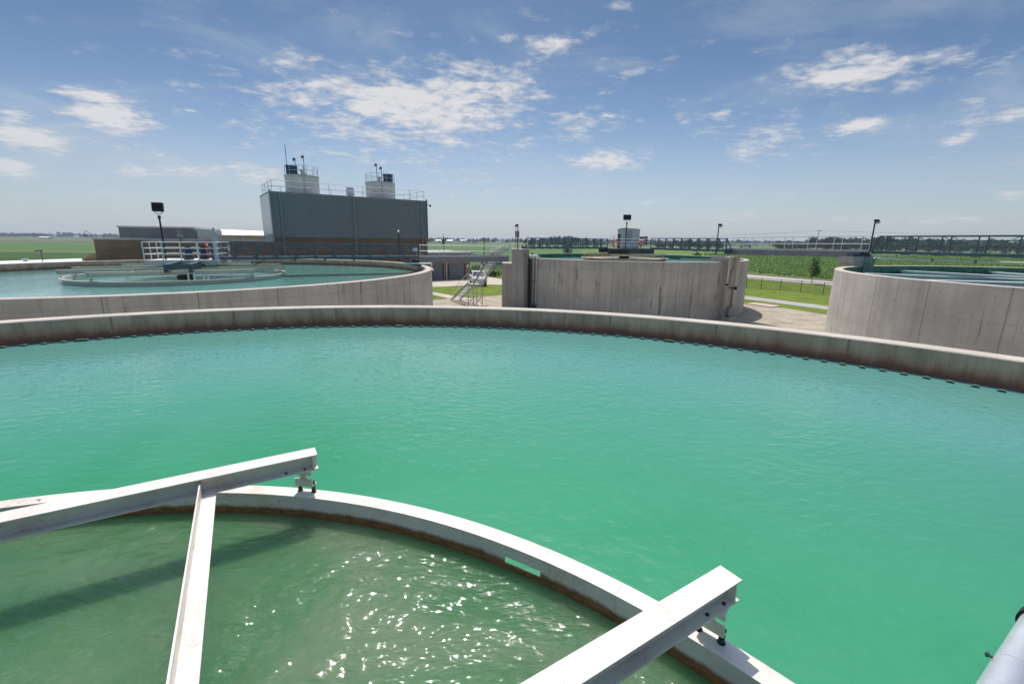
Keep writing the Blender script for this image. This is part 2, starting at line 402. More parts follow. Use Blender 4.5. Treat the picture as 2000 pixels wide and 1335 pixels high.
def weir(c, R, zw, parent, aa, bb, pitch=.30):
    """thin plate standing in the water along the wall, its top edge rising in round bumps"""
    r = R-.29; n = int((bb-aa)*r/pitch); mb = MB(); tp = MB()
    for k in range(n):
        t0 = aa+(bb-aa)*k/n; long = (k % 23 == 11)
        prof = []
        if long:
            prof = [(0, .0), (.10, .003), (.18, .034), (.82, .034), (.90, .003), (1, 0)]
            span = 1.0
        else:
            prof = [(0, .0)]+[(.27+.46*j/6, -.002+.027*math.sin(math.pi*j/6)**.8) for j in range(7)]+[(1, 0)]
        pts = [(t0+(bb-aa)/n*f, zw+(.006 if h > -.001 and 0 < f < 1 else -.012)+h) for f, h in prof]
        for (ta, za), (tb, zb) in zip(pts[:-1], pts[1:]):
            P = []
            for t, z in ((ta, za), (tb, zb)):
                d = V((math.cos(t), math.sin(t), 0)); P.append((V((c.x, c.y, 0))+d*r, V((c.x, c.y, 0))+d*(r+.012), z))
            (a, a2, z1), (b, b2, z2) = P
            u1, u2 = UP*z1, UP*z2; lo = UP*(zw-.15)
            mb.add([a+lo, b+lo, b+u2, a+u1, a2+lo, b2+lo, b2+u2, a2+u1], [(0, 1, 2, 3), (5, 4, 7, 6)])
            if min(za, zb) < zw: continue
            e = UP*.008; cdir = (b+b2-a-a2).normalized(); nrm = V((0, 0, 1))
            i1 = (a-V((c.x, c.y, 0))).normalized()*.016; i2 = (b-V((c.x, c.y, 0))).normalized()*.016
            tp.add([a-i1+u1, b-i2+u2, b2+i2+u2, a2+i1+u1, a-i1+u1+e, b-i2+u2+e, b2+i2+u2+e, a2+i1+u1+e],
                   [(0, 1, 2, 3)[::-1], (4, 5, 6, 7), (0, 1, 5, 4), (2, 3, 7, 6)])
    n0 = len(mb.f); mb.add(tp.v, tp.f)
    w = mb.build('weir_plate', M['algae'], parent, fix=False)
    w.data.materials.append(M['weirtop'])
    for q in w.data.polygons[n0:]: q.material_index = 1
def disc(name, c, r0, r1, z, mat, n=128):
    mb = MB(); vs = []
    for i in range(n):
        t = 2*math.pi*i/n
        vs += [(c.x+r0*math.cos(t), c.y+r0*math.sin(t), z), (c.x+r1*math.cos(t), c.y+r1*math.sin(t), z)]
    if r0 <= 0:
        mb.add([vs[2*i+1] for i in range(n)], [tuple(range(n))])
    else:
        mb.add(vs, [(2*i, 2*i+1, (2*i+3) % (2*n), (2*i+2) % (2*n)) for i in range(n)])
    return struct(mb.build(name, mat))
def basin(label, c, Ri, Ro, zt, zw, m_out, m_in, n=320, a0=0.):
    t = thing('concrete_tank', label, 'tank', (c.x, c.y, 0), 'round concrete basins')
    wall('wall', c, Ri, Ro, zt, 0, zw-.6, m_out, m_in, M['rim'], t, n, a0)
    return t
tank0 = basin('nearest round concrete basin whose green water fills the lower picture', T0, R0, R0+W0, ZRIM, ZW, M['wall'], M['wall_in'], 480)
weir(T0, R0, ZW, tank0, R_(18), R_(128))
tank1 = basin('round concrete basin with a railed centre platform in front of the brown brick wall', T1, R0, R0+W0, ZRIM, ZW, M['wall'], M['wall_in'], 400, R_(-100))
weir(T1, R0, ZW, tank1, R_(20), R_(170))
tank2 = basin('tall stained concrete basin with a shed on its centre platform', T2, R2, R2o, CZ-1.463, 4.10, M['wall'], M['algae'], 320, R_(90))
tank3 = basin('pale concrete basin at the right edge with white troughs in its water', T3, R2, R2o, CZ-1.352, 4.15, M['wall2'], M['algae'], 320, R_(90))
RR = 5.081
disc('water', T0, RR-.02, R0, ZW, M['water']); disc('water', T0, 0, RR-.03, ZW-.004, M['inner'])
T1r = V((-18.8, 25.8, 0))
disc('water', T1, 0, R0, ZW, M['water1'])
disc('water', T1r, 0, RR-.06, ZW+.004, M['water1'])
disc('water', T2, 0, R2, 4.10, M['water1']); disc('water', T3, 0, R2, 4.15, M['water1'])
# ------------------------------------------------------------------ steel feedwell rings
def ringmat():
    t = NT('ring_paint'); p = t.pos(); z = t.xyz(p)[2]
    base = (.76, .715, .63)
    a = t.noise(t.scl(p, (1, 1, 2)), 1.2, 8, .7, .3); f = t.ramp(t.noise(p, 24, 8, .8, .5), .48, .64)
    worn = t.math('MULTIPLY', t.ramp(a, .47, .60), t.math('ADD', .2, t.math('MULTIPLY', f, .8)))
    c = t.mix(t.ramp(t.noise(p, 2.5, 6), .3, .75), base, shade(base, .88))
    c = t.mix(t.math('MULTIPLY', worn, .7), c, (.55, .29, .22))
    tan = t.math('MULTIPLY', t.ramp(t.noise(p, .9, 4), .60, .70), .35); c = t.mix(tan, c, (.62, .44, .26))
    e = t.math('MULTIPLY', t.noise(t.scl(p, (5, 5, .6)), 1.5, 6, .7), .07)
    alg = t.ramp(t.math('SUBTRACT', t.math('ADD', e, ZW+.045), z), -.012, .03)
    c = t.mix(alg, c, t.mix(t.ramp(t.noise(t.scl(p, (1, 1, 3)), 12, 5), .35, .65), (.34, .165, .060), (.20, .092, .032)))
    chip = t.math('MULTIPLY', t.ramp(t.noise(p, 7, 6, .7), .655, .675), t.ramp(t.noise(p, 1.1, 3), .50, .6))
    c = t.mix(chip, c, (.06, .025, .015))
    t.set(c, .45); t.bump(t.noise(p, 40, 3), .06, .004)
    return t.m
M['ring'] = ringmat()
def ring(label, c, r, zf, zw, mat, slot=None, n=256, fw=.125, th=.012):
    t = thing('feedwell_ring', label, 'steel ring', (c.x, c.y, zw), 'steel rings round the tank centres')
    lo = zw-.35
    fl = MB(); fl.lathe([(r-.035, zf-th), (r-.035+fw, zf-th), (r-.035+fw, zf), (r-.035, zf)], (c.x, c.y), n)
    fl.build('flange', mat, t, smooth=True)
    mb = MB(); ri, ro = r-.030, r-.015
    if slot is None:
        mb.lathe([(ri, lo), (ro, lo), (ro, zf-th), (ri, zf-th)], (c.x, c.y), n)
    else:
        a, b, z0, z1 = slot
        mb.lathe([(ri, lo), (ro, lo), (ro, zf-th), (ri, zf-th)], (c.x, c.y), n, b, a+2*math.pi, cap=True)
        m_ = 10
        mb.lathe([(ri, lo), (ro, lo), (ro, z0), (ri, z0)], (c.x, c.y), m_, a, b, cap=True)
        mb.lathe([(ri, z1), (ro, z1), (ro, zf-th), (ri, zf-th)], (c.x, c.y), m_, a, b, cap=True)
    mb.build('ring_wall', mat, t, smooth=True)
    if slot is not None:
        for u_ in (688, 917, 1206):
            a_ = ang(c, PZ(u_, 985 if u_ < 800 else (1032 if u_ < 1000 else 1165), zf-.05)); e_ = V((math.cos(a_), math.sin(a_), 0)); f_ = V((-e_.y, e_.x, 0)); o_ = V((c.x, c.y, 0))+e_*(ri-.002)
            MB().obox(o_+UP*(zf-.11), f_*.004, e_*.003, UP*.095).build('weld_seam', mat, t)
            sp_ = MB().obox(V((c.x, c.y, 0))+e_*(r+.03)+UP*(zf+.0015), f_*.0015, e_*.055, UP*.0015); sp_.build('flange_joint', M['steel1'], t)
    return t
ZF = CZ-2.109
def ang(c, p): return math.atan2(p.y-c.y, p.x-c.x)
sl = sorted((ang(T0, PZ(980, 1086, ZF-.08)), ang(T0, PZ(1049, 1118, ZF-.08))))
ring('white steel ring round the murky water in the foreground, rusty brown along the waterline', T0, RR, ZF, ZW, M['ring'], (sl[0], sl[1], ZW+.035, ZW+.092), 360)
M['ring1'] = painted_steel('aged_ring_paint', (.60, .57, .48), amt=.6)
ring('pale steel ring under the railed platform of the left rear basin', T1r, RR, 3.93, ZW, M['ring1'])
ring('tan stained steel ring in the tall stained basin below its shed', T2, 4.0, 4.43, 4.10, plain('tan_lime_crust', (.52, .42, .29), .8, var=.25, scale=1.5), n=128, fw=.22)
disc('water', T2, 0, 3.96, 4.37, plain('limey_scum_water', (.50, .40, .28), .35, var=.3, scale=.6))
# ------------------------------------------------------------------ I-beams across the rings
def ibeam(a, b, w, h, mat, label, group, name='support_beam', tw=.010, tf=.010, ends=True, cat='beam'):
    """a, b: centre line of the top face"""
    a, b = V(a), V(b); d = (b-a).normalized(); s = d.cross(UP).normalized()
    t = thing(name, label, cat, a-UP*h, group)
    MB().bar(a-UP*tf/2, b-UP*tf/2, w, tf).build('top_flange', mat, t)
    MB().bar(a-UP*(h-tf/2), b-UP*(h-tf/2), w, tf).build('bottom_flange', mat, t)
    MB().bar(a-UP*h/2, b-UP*h/2, tw, h-2*tf).build('web', mat, t)
    if ends:
        for p, k in ((a, 1), (b, -1)):
            q = p+d*k*.035-UP*h/2
            MB().obox(q, d*.005, s*(w/2-.004), UP*(h/2-tf)).build('end_plate', mat, t)
    return t, d, s
def hanger(t, top, d, s, zf, mat, gap, rad=None):
    """clamp under a beam end: upper plate, neck, lower angle with two threaded rods down to the ring flange"""
    k = MB(); z0 = top
    p = V((top.x, top.y, 0))
    zt, H = top.z, top.z-zf
    k.obox(p+UP*(zt-.006), s*.075, d*.045, UP*.006)
    k.obox(p+UP*(zt-.012-.0225), s*.075, d*.006, UP*.0225)
    k.obox(p+UP*(zt-.012-.06), s*.026, d*.006, UP*.022)
    zl = zt-.095
    k.obox(p+UP*(zl-.030), s*.078, d*.006, UP*.034)
    k.obox(p+d*.030+UP*(zl-.060), s*.078, d*.030, UP*.005)
    h = k.build('hanger_bracket', mat, t)
    for e in (-1, 1):
        q = p+d*.032+s*e*.062
        b = MB(); b.tube(q+UP*(zf-.02), q+UP*(zl-.025), .0085, 10)
        for zz in (zf+.001, zf+.016, zl-.055, zl-.088): b.tube(q+UP*zz, q+UP*(zz+.013), .017, 6)
        b.tube(q+UP*(zf-.004), q+UP*(zf+.001), .024, 12)
        b.build('bolt', M['bolt'], h)
def chord(c, off, half, ztop): 
    m_ = V((c.x, c.y, ztop))-E2*off
    return m_-E1*half, m_+E1*half
ZB = CZ-1.75; BH = .135
endA = V((PZ(617, 880, ZB).x, PZ(617, 880, ZB).y, ZB)); endB = PZ(1428, 1117, ZB)
eA1 = V((math.cos(R_(30.8)), math.sin(R_(30.8)), 0)); eB1 = V((math.cos(R_(31.6)), math.sin(R_(31.6)), 0))
gB = 'white steel beams over the foreground ring'
tA, dA, sA = ibeam(endA, endA-eA1*6.7, .150, BH, M['steel'], 'white I-beam at lower left with pinkish worn paint, running out over the ring', gB)
tB, dB, sB = ibeam(endB, endB-eB1*9.4, .128, BH, M['steel'], 'white I-beam rising from the bottom edge towards lower right, ending past the ring', gB)
for t_, e_, d_ in ((tA, endA, dA), (tB, endB, dB)):
    # bracket sits where the beam passes over the ring flange
    k = .0
    while True:
        q = e_+d_*k; r = math.hypot(q.x-T0.x, q.y-T0.y)
        if r < RR+.03 or k > 2: break
        k += .005
    rad = V((q.x-T0.x, q.y-T0.y, 0)).normalized(); tan = V((-rad.y, rad.x, 0))
    hanger(t_, V((q.x, q.y, ZB-BH)), rad*-1 if False else rad, tan, ZF, M['steel'], 0)
for t_, e_, d_, wd in ((tA, endA, dA, .150), (tB, endB, dB, .128)):
    s_ = d_.cross(UP)
    for k in (.10, .24):
        for sg in (-1, 1):
            q = e_+d_*k+s_*wd*.30*sg-UP*(BH-.010)
            MB().tube(q, q+UP*.008, .010, 6).tube(q, q+UP*.014, .005, 8).build('bolt', M['bolt'], t_)
# cross angle between the two beams
pc0 = PZ(408, 957, ZB-BH+.012); pc1 = PZ(362, 1335, ZB-BH+.012)
dc = (pc1-pc0); dc.z = 0; dc.normalize(); sc_ = dc.cross(UP)
tC = thing('cross_angle', 'white steel angle joining the two foreground beams', 'beam', pc0, gB)
a = pc0-dc*.03; b = pc0+dc*2.58
MB().bar(a+UP*-.006, b+UP*-.006, .098, .009).build('horizontal_leg', M['steel'], tC)
MB().bar(a+sc_*.045+UP*.043, b+sc_*.045+UP*.043, .010, .088).build('vertical_leg', M['steel'], tC)
lab1 = ['steel beam nearest the near rim across the left rear basin ring', 'longest steel beam in front, reaching left past the ring of the left rear basin', 'long steel beam behind the platform support of the left rear basin', 'short steel beam farthest back across the left rear basin ring']
for k, (off, half) in enumerate(((3.88, 3.4), (1.25, 5.05), (-1.25, 5.05), (-3.88, 3.4))):
    a, b = chord(T1r, off, half, 4.35)
    t, d, s = ibeam(a, b, .16, .21, M['steel1'], lab1[k], 'steel beams over the left rear ring', ends=True)
    for e_, dd in ((a, d), (b, -d)):
        q = e_+dd*.16; rad = V((q.x-T1r.x, q.y-T1r.y, 0)).normalized()
        hanger(t, V((q.x, q.y, 4.14)), rad, V((-rad.y, rad.x, 0)), 3.93, M['steel1'], 0)
for k, f in enumerate((-2.1, 2.3)):
    for j, (o1, o2) in enumerate(((3.88, 1.25), (-1.25, -3.88))):
        a = V((T1r.x, T1r.y, 4.16))-E2*o1+E1*f; b = V((T1r.x, T1r.y, 4.16))-E2*o2+E1*f
        t = thing('cross_angle', '%s steel angle between the %s beams of the left rear ring' % (('left', 'right')[k], ('front', 'back')[j]), 'beam', a, 'cross angles over the left rear ring')
        MB().bar(a, b, .10, .012).build('horizontal_leg', M['steel1'], t)
        MB().bar(a+E1*.045+UP*.05, b+E1*.045+UP*.05, .012, .09).build('vertical_leg', M['steel1'], t)
# basin 2 beams
dT2 = V((math.cos(R_(12)), math.sin(R_(12)), 0)); nT2 = V((-dT2.y, dT2.x, 0))
for k, (off, half) in enumerate(((2.9, 2.7), (.95, 4.0), (-.95, 4.0), (-2.9, 2.7))):
    m_ = V((T2.x, T2.y, 4.82))-nT2*off
    t, d, s = ibeam(m_-dT2*half, m_+dT2*half, .16, .15, M['steel1'], ('front', 'second', 'third', 'rearmost')[k]+' pale steel beam under the shed platform of the tall basin', 'steel beams of the tall basin', ends=False)
    for sgn in (-1, 1):
        q = m_+dT2*(half-.25)*sgn
        MB().tube(q-UP*.15, V((q.x, q.y, 4.43)), .03, 6).build('hanger_rod', M['steel1'], t)
# ------------------------------------------------------------------ galvanised pipe beside the camera
zp = CZ-1.02
pa = PZ(1966, 1343, zp); dp = V((math.cos(R_(31.5)), math.sin(R_(31.5)), 0))
tp_ = thing('steel_pipe', 'shiny galvanised pipe at the lower right corner', 'pipe', pa)
pr = .041
MB().tube(pa-dp*1.2, pa+dp*.072, pr+.0006, 40).build('tube', M['galv'], tp_, smooth=True)
MB().tube(pa+dp*.074, pa+dp*1.6, pr, 40).build('tube', M['galv'], tp_, smooth=True)
sp = dp.cross(UP)
q = pa+dp*.068-sp*(pr+.0)+UP*.012
MB().tube(q+sp*.01, q-sp*.013, .0035, 10).tube(q-sp*.006, q-sp*.011, .0065, 6).build('bolt', M['bolt'], tp_)
q = pa+dp*.325
MB().tube(q, q+dp*.03, pr+.007, 28).build('clamp', M['black'], tp_, smooth=True)
bb_ = pa+sp*.19-UP*.16
tb_ = thing('steel_channel', 'dark steel edge of the footbridge below the shiny pipe in the lower right corner', 'beam', bb_)
MB().bar(bb_-dp*1.2, bb_+dp*2.6, .22, .012).build('top_flange', M['greydk'], tb_)
MB().bar(bb_-dp*1.2-UP*.11+sp*.1, bb_+dp*2.6-UP*.11+sp*.1, .012, .2).build('web', M['greydk'], tb_)
# ------------------------------------------------------------------ railings, platforms, truss bridges, catwalks
def railing(t, pts, zs, h, step, mat, pr=.02, rr=.019, levels=(1., .5), closed=False, toe=0):
    """posts and rails along the polyline pts (Vector xy); zs = deck height"""
    segs = list(zip(pts[:-1], pts[1:]))
    done = []
    for a, b in segs:
        a, b = V(a), V(b); L = (b-a).length; n = max(1, round(L/step))
        for i in range(n+1):
            p = a+(b-a)*i/n
            if any((p-q).length < .05 for q in done): continue
            done.append(p)
            MB().tube(V((p.x, p.y, p.z+zs)), V((p.x, p.y, p.z+zs+h)), pr, 8).build('rail_post', mat, t)
    for lv in levels:
        mb = MB()
        for a, b in segs:
            a, b = V(a), V(b)
            mb.tube(a+UP*(zs+h*lv), b+UP*(zs+h*lv), rr, 8)
        mb.build('handrail' if lv == 1. else 'mid_rail', mat, t)
    if toe:
        mb = MB()
        for a, b in segs: mb.bar(V(a)+UP*(zs+toe/2), V(b)+UP*(zs+toe/2), .01, toe)
        mb.build('toe_plate', mat, t)
def truss(label, p0, p1, zb, zt, gap, bays, mat, side=1, flip=True, slope0=0, slope1=0, ch=.08, toph=.07, pw_=.06):
    """walkway bridge: p0-p1 is the near truss line; the other truss stands gap behind (side)"""
    p0, p1 = V((p0[0], p0[1], 0)), V((p1[0], p1[1], 0)); d = (p1-p0); L = d.length; d.normalize()
    s = V((-d.y, d.x, 0))*side
    t = thing('truss_bridge', label, 'footbridge', p0+UP*zb, 'truss footbridges of the basins')
    for o in (0, gap):
        q = s*o
        a0 = p0+q+d*slope0; a1 = p1+q-d*slope1
        MB().bar(a0+UP*zt, a1+UP*zt, ch, toph).build('top_chord', mat, t)
        MB().bar(p0+q+UP*(zb+.06), p1+q+UP*(zb+.06), ch, .14).build('bottom_chord', mat, t)
        if slope0: MB().bar(p0+q+UP*(zb+.1), a0+UP*zt, .06, .06).build('end_post', mat, t)
        if slope1: MB().bar(p1+q+UP*(zb+.1), a1+UP*zt, .06, .06).build('end_post', mat, t)
        for fr in (.36, .68):
            z = zb+.1+(zt-zb)*fr
            MB().bar(a0+UP*z, a1+UP*z, .035, .035).build('mid_rail', mat, t)
        A0, A1 = slope0, L-slope1
        for i in range(bays+1):
            x = A0+(A1-A0)*i/bays
            MB().bar(p0+q+d*x+UP*zb, p0+q+d*x+UP*zt, pw_, pw_, d).build('vertical_post', mat, t)
            if i < bays:
                x2 = A0+(A1-A0)*(i+1)/bays
                up = (i < bays/2) == flip
                za, zc = (zt, zb+.1) if up else (zb+.1, zt)
                MB().bar(p0+q+d*x+UP*za, p0+q+d*x2+UP*zc, pw_*.6, pw_*.6).build('diagonal_brace', mat, t)
    m_ = s*(gap/2)
    MB().bar(p0+m_+UP*(zb+.13), p1+m_+UP*(zb+.13), gap-ch, .04).build('deck', mat, t)
    for i in range(bays+1):
        x = L*i/bays; MB().bar(p0+d*x+UP*(zb-.02), p0+d*x+s*gap+UP*(zb-.02), .07, .05).build('cross_member', mat, t)
    return t, d, s
def bulb_light(label, p, h, side, group, name='lamp_post'):
    """post lamp: dark pole, hooded head with a glass globe at one side"""
    t = thing(name, label, 'lamp post', p, group); p = V(p); s = V((side, 0, 0))
    MB().tube(p, p+UP*h, .045, 10, .040).tube(p, p+UP*.04, .10, 10).build('pole', M['greydk'], t)
    q = p+UP*h
    hd = MB(); hd.bar(q-s*.05+UP*.03, q+s*.20+UP*.03, .13, .12); hd.lathe([(.001, q.z+.02), (.13, q.z-.02), (.15, q.z-.06), (.12, q.z-.06), (.001, q.z-.03)], ((q+s*.16).x, q.y), 16, close=False)
    hd.build('lamp_head', M['greydk'], t)
    c = q+s*.16-UP*.09
    MB().sphere((c.x, c.y, c.z), .105, 8).build('globe', M['lens'], t, smooth=True)
    return t
def floodlight(label, p, h, wide, face):
    t = thing('floodlight', label, 'floodlight', p, 'black floodlights on centre platforms'); p = V(p)
    face = V(face).normalized(); s = face.cross(UP).normalized()
    MB().tube(p, p+UP*(h*.90), .055, 10, .045).tube(p+UP*(h*.86), p+UP*(h*.93), .075, 10).build('pole', M['black'], t)
    y = MB(); q = p+UP*h
    pts = [q-s*wide*.42+UP*.22, q-s*wide*.40+UP*.02, q-s*wide*.22-UP*.10, q+s*wide*.22-UP*.10, q+s*wide*.40+UP*.02, q+s*wide*.42+UP*.22]
    y.path(pts, .016, 6); y.build('yoke', M['black'], t)
    c = q+UP*.26; f = (face-UP*.15).normalized(); u = s.cross(f).normalized()
    if u.z < 0: u = -u
    h_ = MB(); h_.obox(c, s*wide/2, f*.11, u*.23); h_.obox(c-f*.15, s*wide*.40, f*.05, u*.17)
    for k in range(-3, 4): h_.obox(c-f*.16+s*wide*.11*k, s*.008, f*.07, u*.19)
    hd = h_.build('lamp_head', M['black'], t)
    MB().obox(c+f*.113, s*wide*.46, f*.004, u*.20).build('lens', M['lens'], hd)
    return t
def life_ring(label, c, axis, r=.36):
    c = V(c); t = thing('life_ring', label, 'life ring', c, 'life rings'); axis = V(axis).normalized()
    x = axis.cross(UP).normalized(); y = x.cross(axis); n, m_ = 32, 8; rt = .065
    for part, mat, sel in (('ring', M['orange'], -1), ('band', M['white'], 0), ('band', M['white'], 8), ('band', M['white'], 16), ('band', M['white'], 24)):
        mb = MB(); 
        for i in range(n):
            if sel < 0 and i % 8 == 0: continue
            if sel >= 0 and i != sel: continue
            k = 1.04 if sel >= 0 else 1.
            def pt(ii, jj):
                a = 2*math.pi*ii/n; b = 2*math.pi*jj/m_; e = x*math.cos(a)+y*math.sin(a)
                return c+e*(r+rt*k*math.cos(b))+axis*(rt*k*math.sin(b))
            vs = [pt(i, j) for j in range(m_)]+[pt(i+1, j) for j in range(m_)]
            mb.add(vs, [(j, (j+1) % m_, m_+(j+1) % m_, m_+j) for j in range(m_)])
        mb.build(part, mat, t, smooth=True)
    return t
# ---- platform of basin 1
PA = V((.954, .300, 0)); PBk = V((-.300, .954, 0)); pO = V((-20.04, 24.6, 0)); zd = 4.73
t = thing('access_platform', 'railed light grey platform at the middle of the left rear basin', 'platform', pO+UP*zd, 'centre platforms')
W_, D_ = 3.45, 2.6
MB().prism([(p.x, p.y) for p in (pO, pO+PA*W_, pO+PA*W_+PBk*D_, pO+PBk*D_)], zd-.04, zd).build('deck', M['whiterail'], t)
mb = MB()
for a, b in ((pO, pO+PA*W_), (pO+PA*W_, pO+PA*W_+PBk*D_), (pO+PA*W_+PBk*D_, pO+PBk*D_), (pO+PBk*D_, pO)): mb.bar(a+UP*(zd-.13), b+UP*(zd-.13), .06, .18)
mb.build('deck_frame', M['alu'], t)
railing(t, [pO+PA*W_+PBk*1.0, pO+PA*W_, pO, pO+PBk*D_, pO+PBk*D_+PA*W_, pO+PBk*(D_-.2)+PA*W_], zd, .97, .98, M['whiterail'], .026, .024, (1., .66, .33))
g0 = PY(318, 514, 21.9); g0.z = 0; gd = V((-.46, .888, 0)); gs = V((gd.y, -gd.x, 0)); GW = 1.16
zg1, zg0 = 4.68, 4.27
for o in (.10, GW-.10):
    a = g0+gs*o; b = a+gd*5.2
    g = MB(); g.bar(a+UP*(zg1-.015), b+UP*(zg1-.015), .20, .03); g.bar(a+UP*(zg1+zg0)/2, b+UP*(zg1+zg0)/2, .03, zg1-zg0-.06); g.bar(a+UP*(zg0+.015), b+UP*(zg0+.015), .20, .03)
    g.build('girder', M['blue2'], t)
f = MB(); f.bar(g0-gd*.02+UP*(zg1-.11), g0+gs*GW-gd*.02+UP*(zg1-.11), .03, .22)
f.bar(g0-gd*.02+UP*(zg0+.10), g0+gs*.16-gd*.02+UP*(zg0+.10), .03, .20); f.bar(g0+gs*(GW-.16)-gd*.02+UP*(zg0+.10), g0+gs*GW-gd*.02+UP*(zg0+.10), .03, .20)
f.build('end_plate', M['blue2'], t)
for o, k in ((GW-.25, .2), (GW-.02, .25), (GW+.25, 1.3), (GW+.42, 1.5)):
    q = g0+gs*o+gd*k; MB().tube(q+UP*3.6, q+UP*(zg0), .045, 8).build('support_leg', M['whiterail'], t)
dr = V((T1r.x, T1r.y, 0))
MB().lathe([(.42, 3.6), (.42, 3.82), (.30, 3.92), (.30, 4.2), (.001, 4.2)], (dr.x, dr.y), 20, close=False).build('centre_column', plain('rusty_drum', (.16, .075, .035), .8, var=.4, scale=4), t, smooth=True)
floodlight('black floodlight on a leaning-looking pole on the left rear platform', pO+PA*.72+PBk*.75+UP*zd, 2.58, .50, (-.35, 1, 0))
def motor(label, p, h):
    t = thing('drive_motor', label, 'motor', p, 'blue drive motors'); p = V(p)
    b = MB(); b.tube(p+UP*.18, p+UP*h, .17, 14)
    for k in range(7): b.tube(p+UP*(.2+k*(h-.25)/7), p+UP*(.23+k*(h-.25)/7), .20, 14)
    b.build('motor_body', M['motor'], t, smooth=True)
    MB().tube(p, p+UP*.18, .24, 14).build('mount', M['greydk'], t)
    MB().tube(p+UP*h, p+UP*(h+.06), .12, 12).build('cap', M['greydk'], t)
    MB().box(p.x+.12, p.y-.22, p.z+h*.4, p.x+.28, p.y-.06, p.z+h*.4+.2).build('terminal_box', M['motor'], t)
motor('front blue drive motor on the left rear platform', pO+PA*1.85+PBk*.75+UP*zd, .68)
motor('smaller blue drive motor nearer the orange life ring on the left rear platform', pO+PA*2.45+PBk*1.3+UP*zd, .72)
life_ring('red-orange life ring hanging on the back rail of the left rear platform', pO+PA*2.72+PBk*1.0+UP*(zd+.58), PA*.93+PBk*.4, .27)
# grey hooded post with a red beacon, and the instrument stand
q = pO+PA*3.30+PBk*.55+UP*zd
t = thing('hooded_post', 'grey sheet-metal post with a slanted hood and small red beacon beside the platform rail', 'post', q)
MB().obox(q+UP*.78, PA*.11, PBk*.10, UP*.78).build('post_panel', M['alu'], t)
MB().extr([q+PA*.14+UP*1.50-PBk*.2, q+PA*.12+UP*1.66-PBk*.2, q-PA*.95+UP*1.74-PBk*.2, q-PA*.95+UP*1.70-PBk*.2, q-PA*.1+UP*1.36-PBk*.2], PBk*.4).build('hood', M['alu'], t)
MB().tube(q+UP*1.64, q+UP*1.78, .04, 10).build('beacon', M['red'], t)
q = pO+PA*1.25+PBk*1.7+UP*zd
t = thing('instrument_stand', 'thin instrument stand with a small grey-green box on top, beside the floodlight pole', 'instrument', q)
MB().tube(q, q+UP*1.25, .025, 8).build('stem', M['greydk'], t)
MB().box(q.x-.13, q.y-.1, q.z+1.25, q.x+.13, q.y+.1, q.z+1.42).tube(q+UP*1.42, q+UP*1.6, .07, 8).tube(q+UP*1.6, q+UP*1.64, .15, 10).build('head', plain('instrument_green', (.24, .27, .22), .5), t)
# ---- bridge of basin 1
b0 = V((-17.35, 26.3, 0)); b1 = V((-6.55, 31.5, 0))
tr1, d1, s1 = truss('blue-grey truss footbridge from the left rear platform to the right rim of that basin', b0, b1, 4.73, 5.63, .9, 11, M['blue'], ch=.11, toph=.09, pw_=.085)
MB().bar(b0+UP*4.65, b0+UP*5.68, .22, .20, d1).build('end_panel', M['blue'], tr1)
mb = MB()
for a, b in zip([.0, .25, .34, .47], [.25, .34, .47, .5]):
    pass
mb.path([b0+d1*.15+UP*4.6-s1*.12, b0+d1*.15+UP*4.32-s1*.12, b0+d1*1.9+UP*4.32-s1*.12, b0+d1*2.6+UP*4.72-s1*.12], .022, 6).build('cable', M['black'], tr1)
for k in range(5):
    q = b0+d1*(4.2+k*1.75)-s1*.06
    MB().bar(q+UP*4.60, q+UP*4.74, .10, .10).build('hanger_lug', M['blue2'], tr1)
# seat of that bridge on the rim
sx = V((-6.9, 32.1, 0))
t = thing('bridge_bearing', 'dark bearing and white pipework where the truss footbridge lands on the rim', 'bearing', sx+UP*4.19)
MB().obox(sx+UP*4.33, d1*.30, s1*.5, UP*.13).obox(sx+UP*4.52, d1*.18, s1*.4, UP*.08).build('bearing_block', M['greydk'], t)
MB().path([sx+d1*-1.2-s1*.9+UP*4.36, sx+d1*.9-s1*.9+UP*4.36, sx+d1*.9-s1*.9+UP*4.0, sx+d1*.9-s1*1.3+UP*3.9], .055, 8).build('pipework', M['white'], t)
q = PY(810, 487, 32.2)
t = thing('sign_box', 'small white box sign at the end of the left truss footbridge', 'sign', q)
MB().obox(q, V((.17, .03, 0)), V((-.01, .045, 0)), UP*.11).build('panel', M['white'], t)
MB().bar(q-UP*.5, q-UP*.1, .03, .03).build('stem', M['greydk'], t)
# ---- catwalk from basin 1 to the pier of basin 2
def catwalk(label, p0, p1, zd0, zd1, w, side, step, h, mat_g, gir=.40):
    p0, p1 = V((p0[0], p0[1], zd0)), V((p1[0], p1[1], zd1)); d = (p1-p0).normalized(); s = V((-d.y, d.x, 0)).normalized()*side
    t = thing('catwalk', label, 'footbridge', p0, 'grey catwalks between basins')
    for o in (0, w):
        g = MB(); a, b = p0+s*o, p1+s*o
        g.bar(a-UP*.02, b-UP*.02, .13, .03); g.bar(a-UP*gir/2, b-UP*gir/2, .03, gir); g.bar(a-UP*gir, b-UP*gir, .13, .03)
        g.build('girder', M['grey'], t)
    MB().bar(p0+s*(w/2)-UP*.03, p1+s*(w/2)-UP*.03, w-.14, .04).build('deck', M['grey'], t)
    for o in (0, w):
        a, b = p0+s*o, p1+s*o
        railing(t, [V((a.x, a.y, a.z-zd0)), V((b.x, b.y, b.z-zd0))], zd0, h, step, mat_g, .021, .022, (1., .5))
        MB().bar(a+UP*.06-s*.0, b+UP*.06, .012, .11).build('toe_plate', M['alu'], t)
    return t
catwalk('grey catwalk with white rails in front of the garage doors', (-7.05, 34.6), (-.35, 38.7), 4.68, 4.62, .95, 1, 1.75, .88, M['whiterail'])
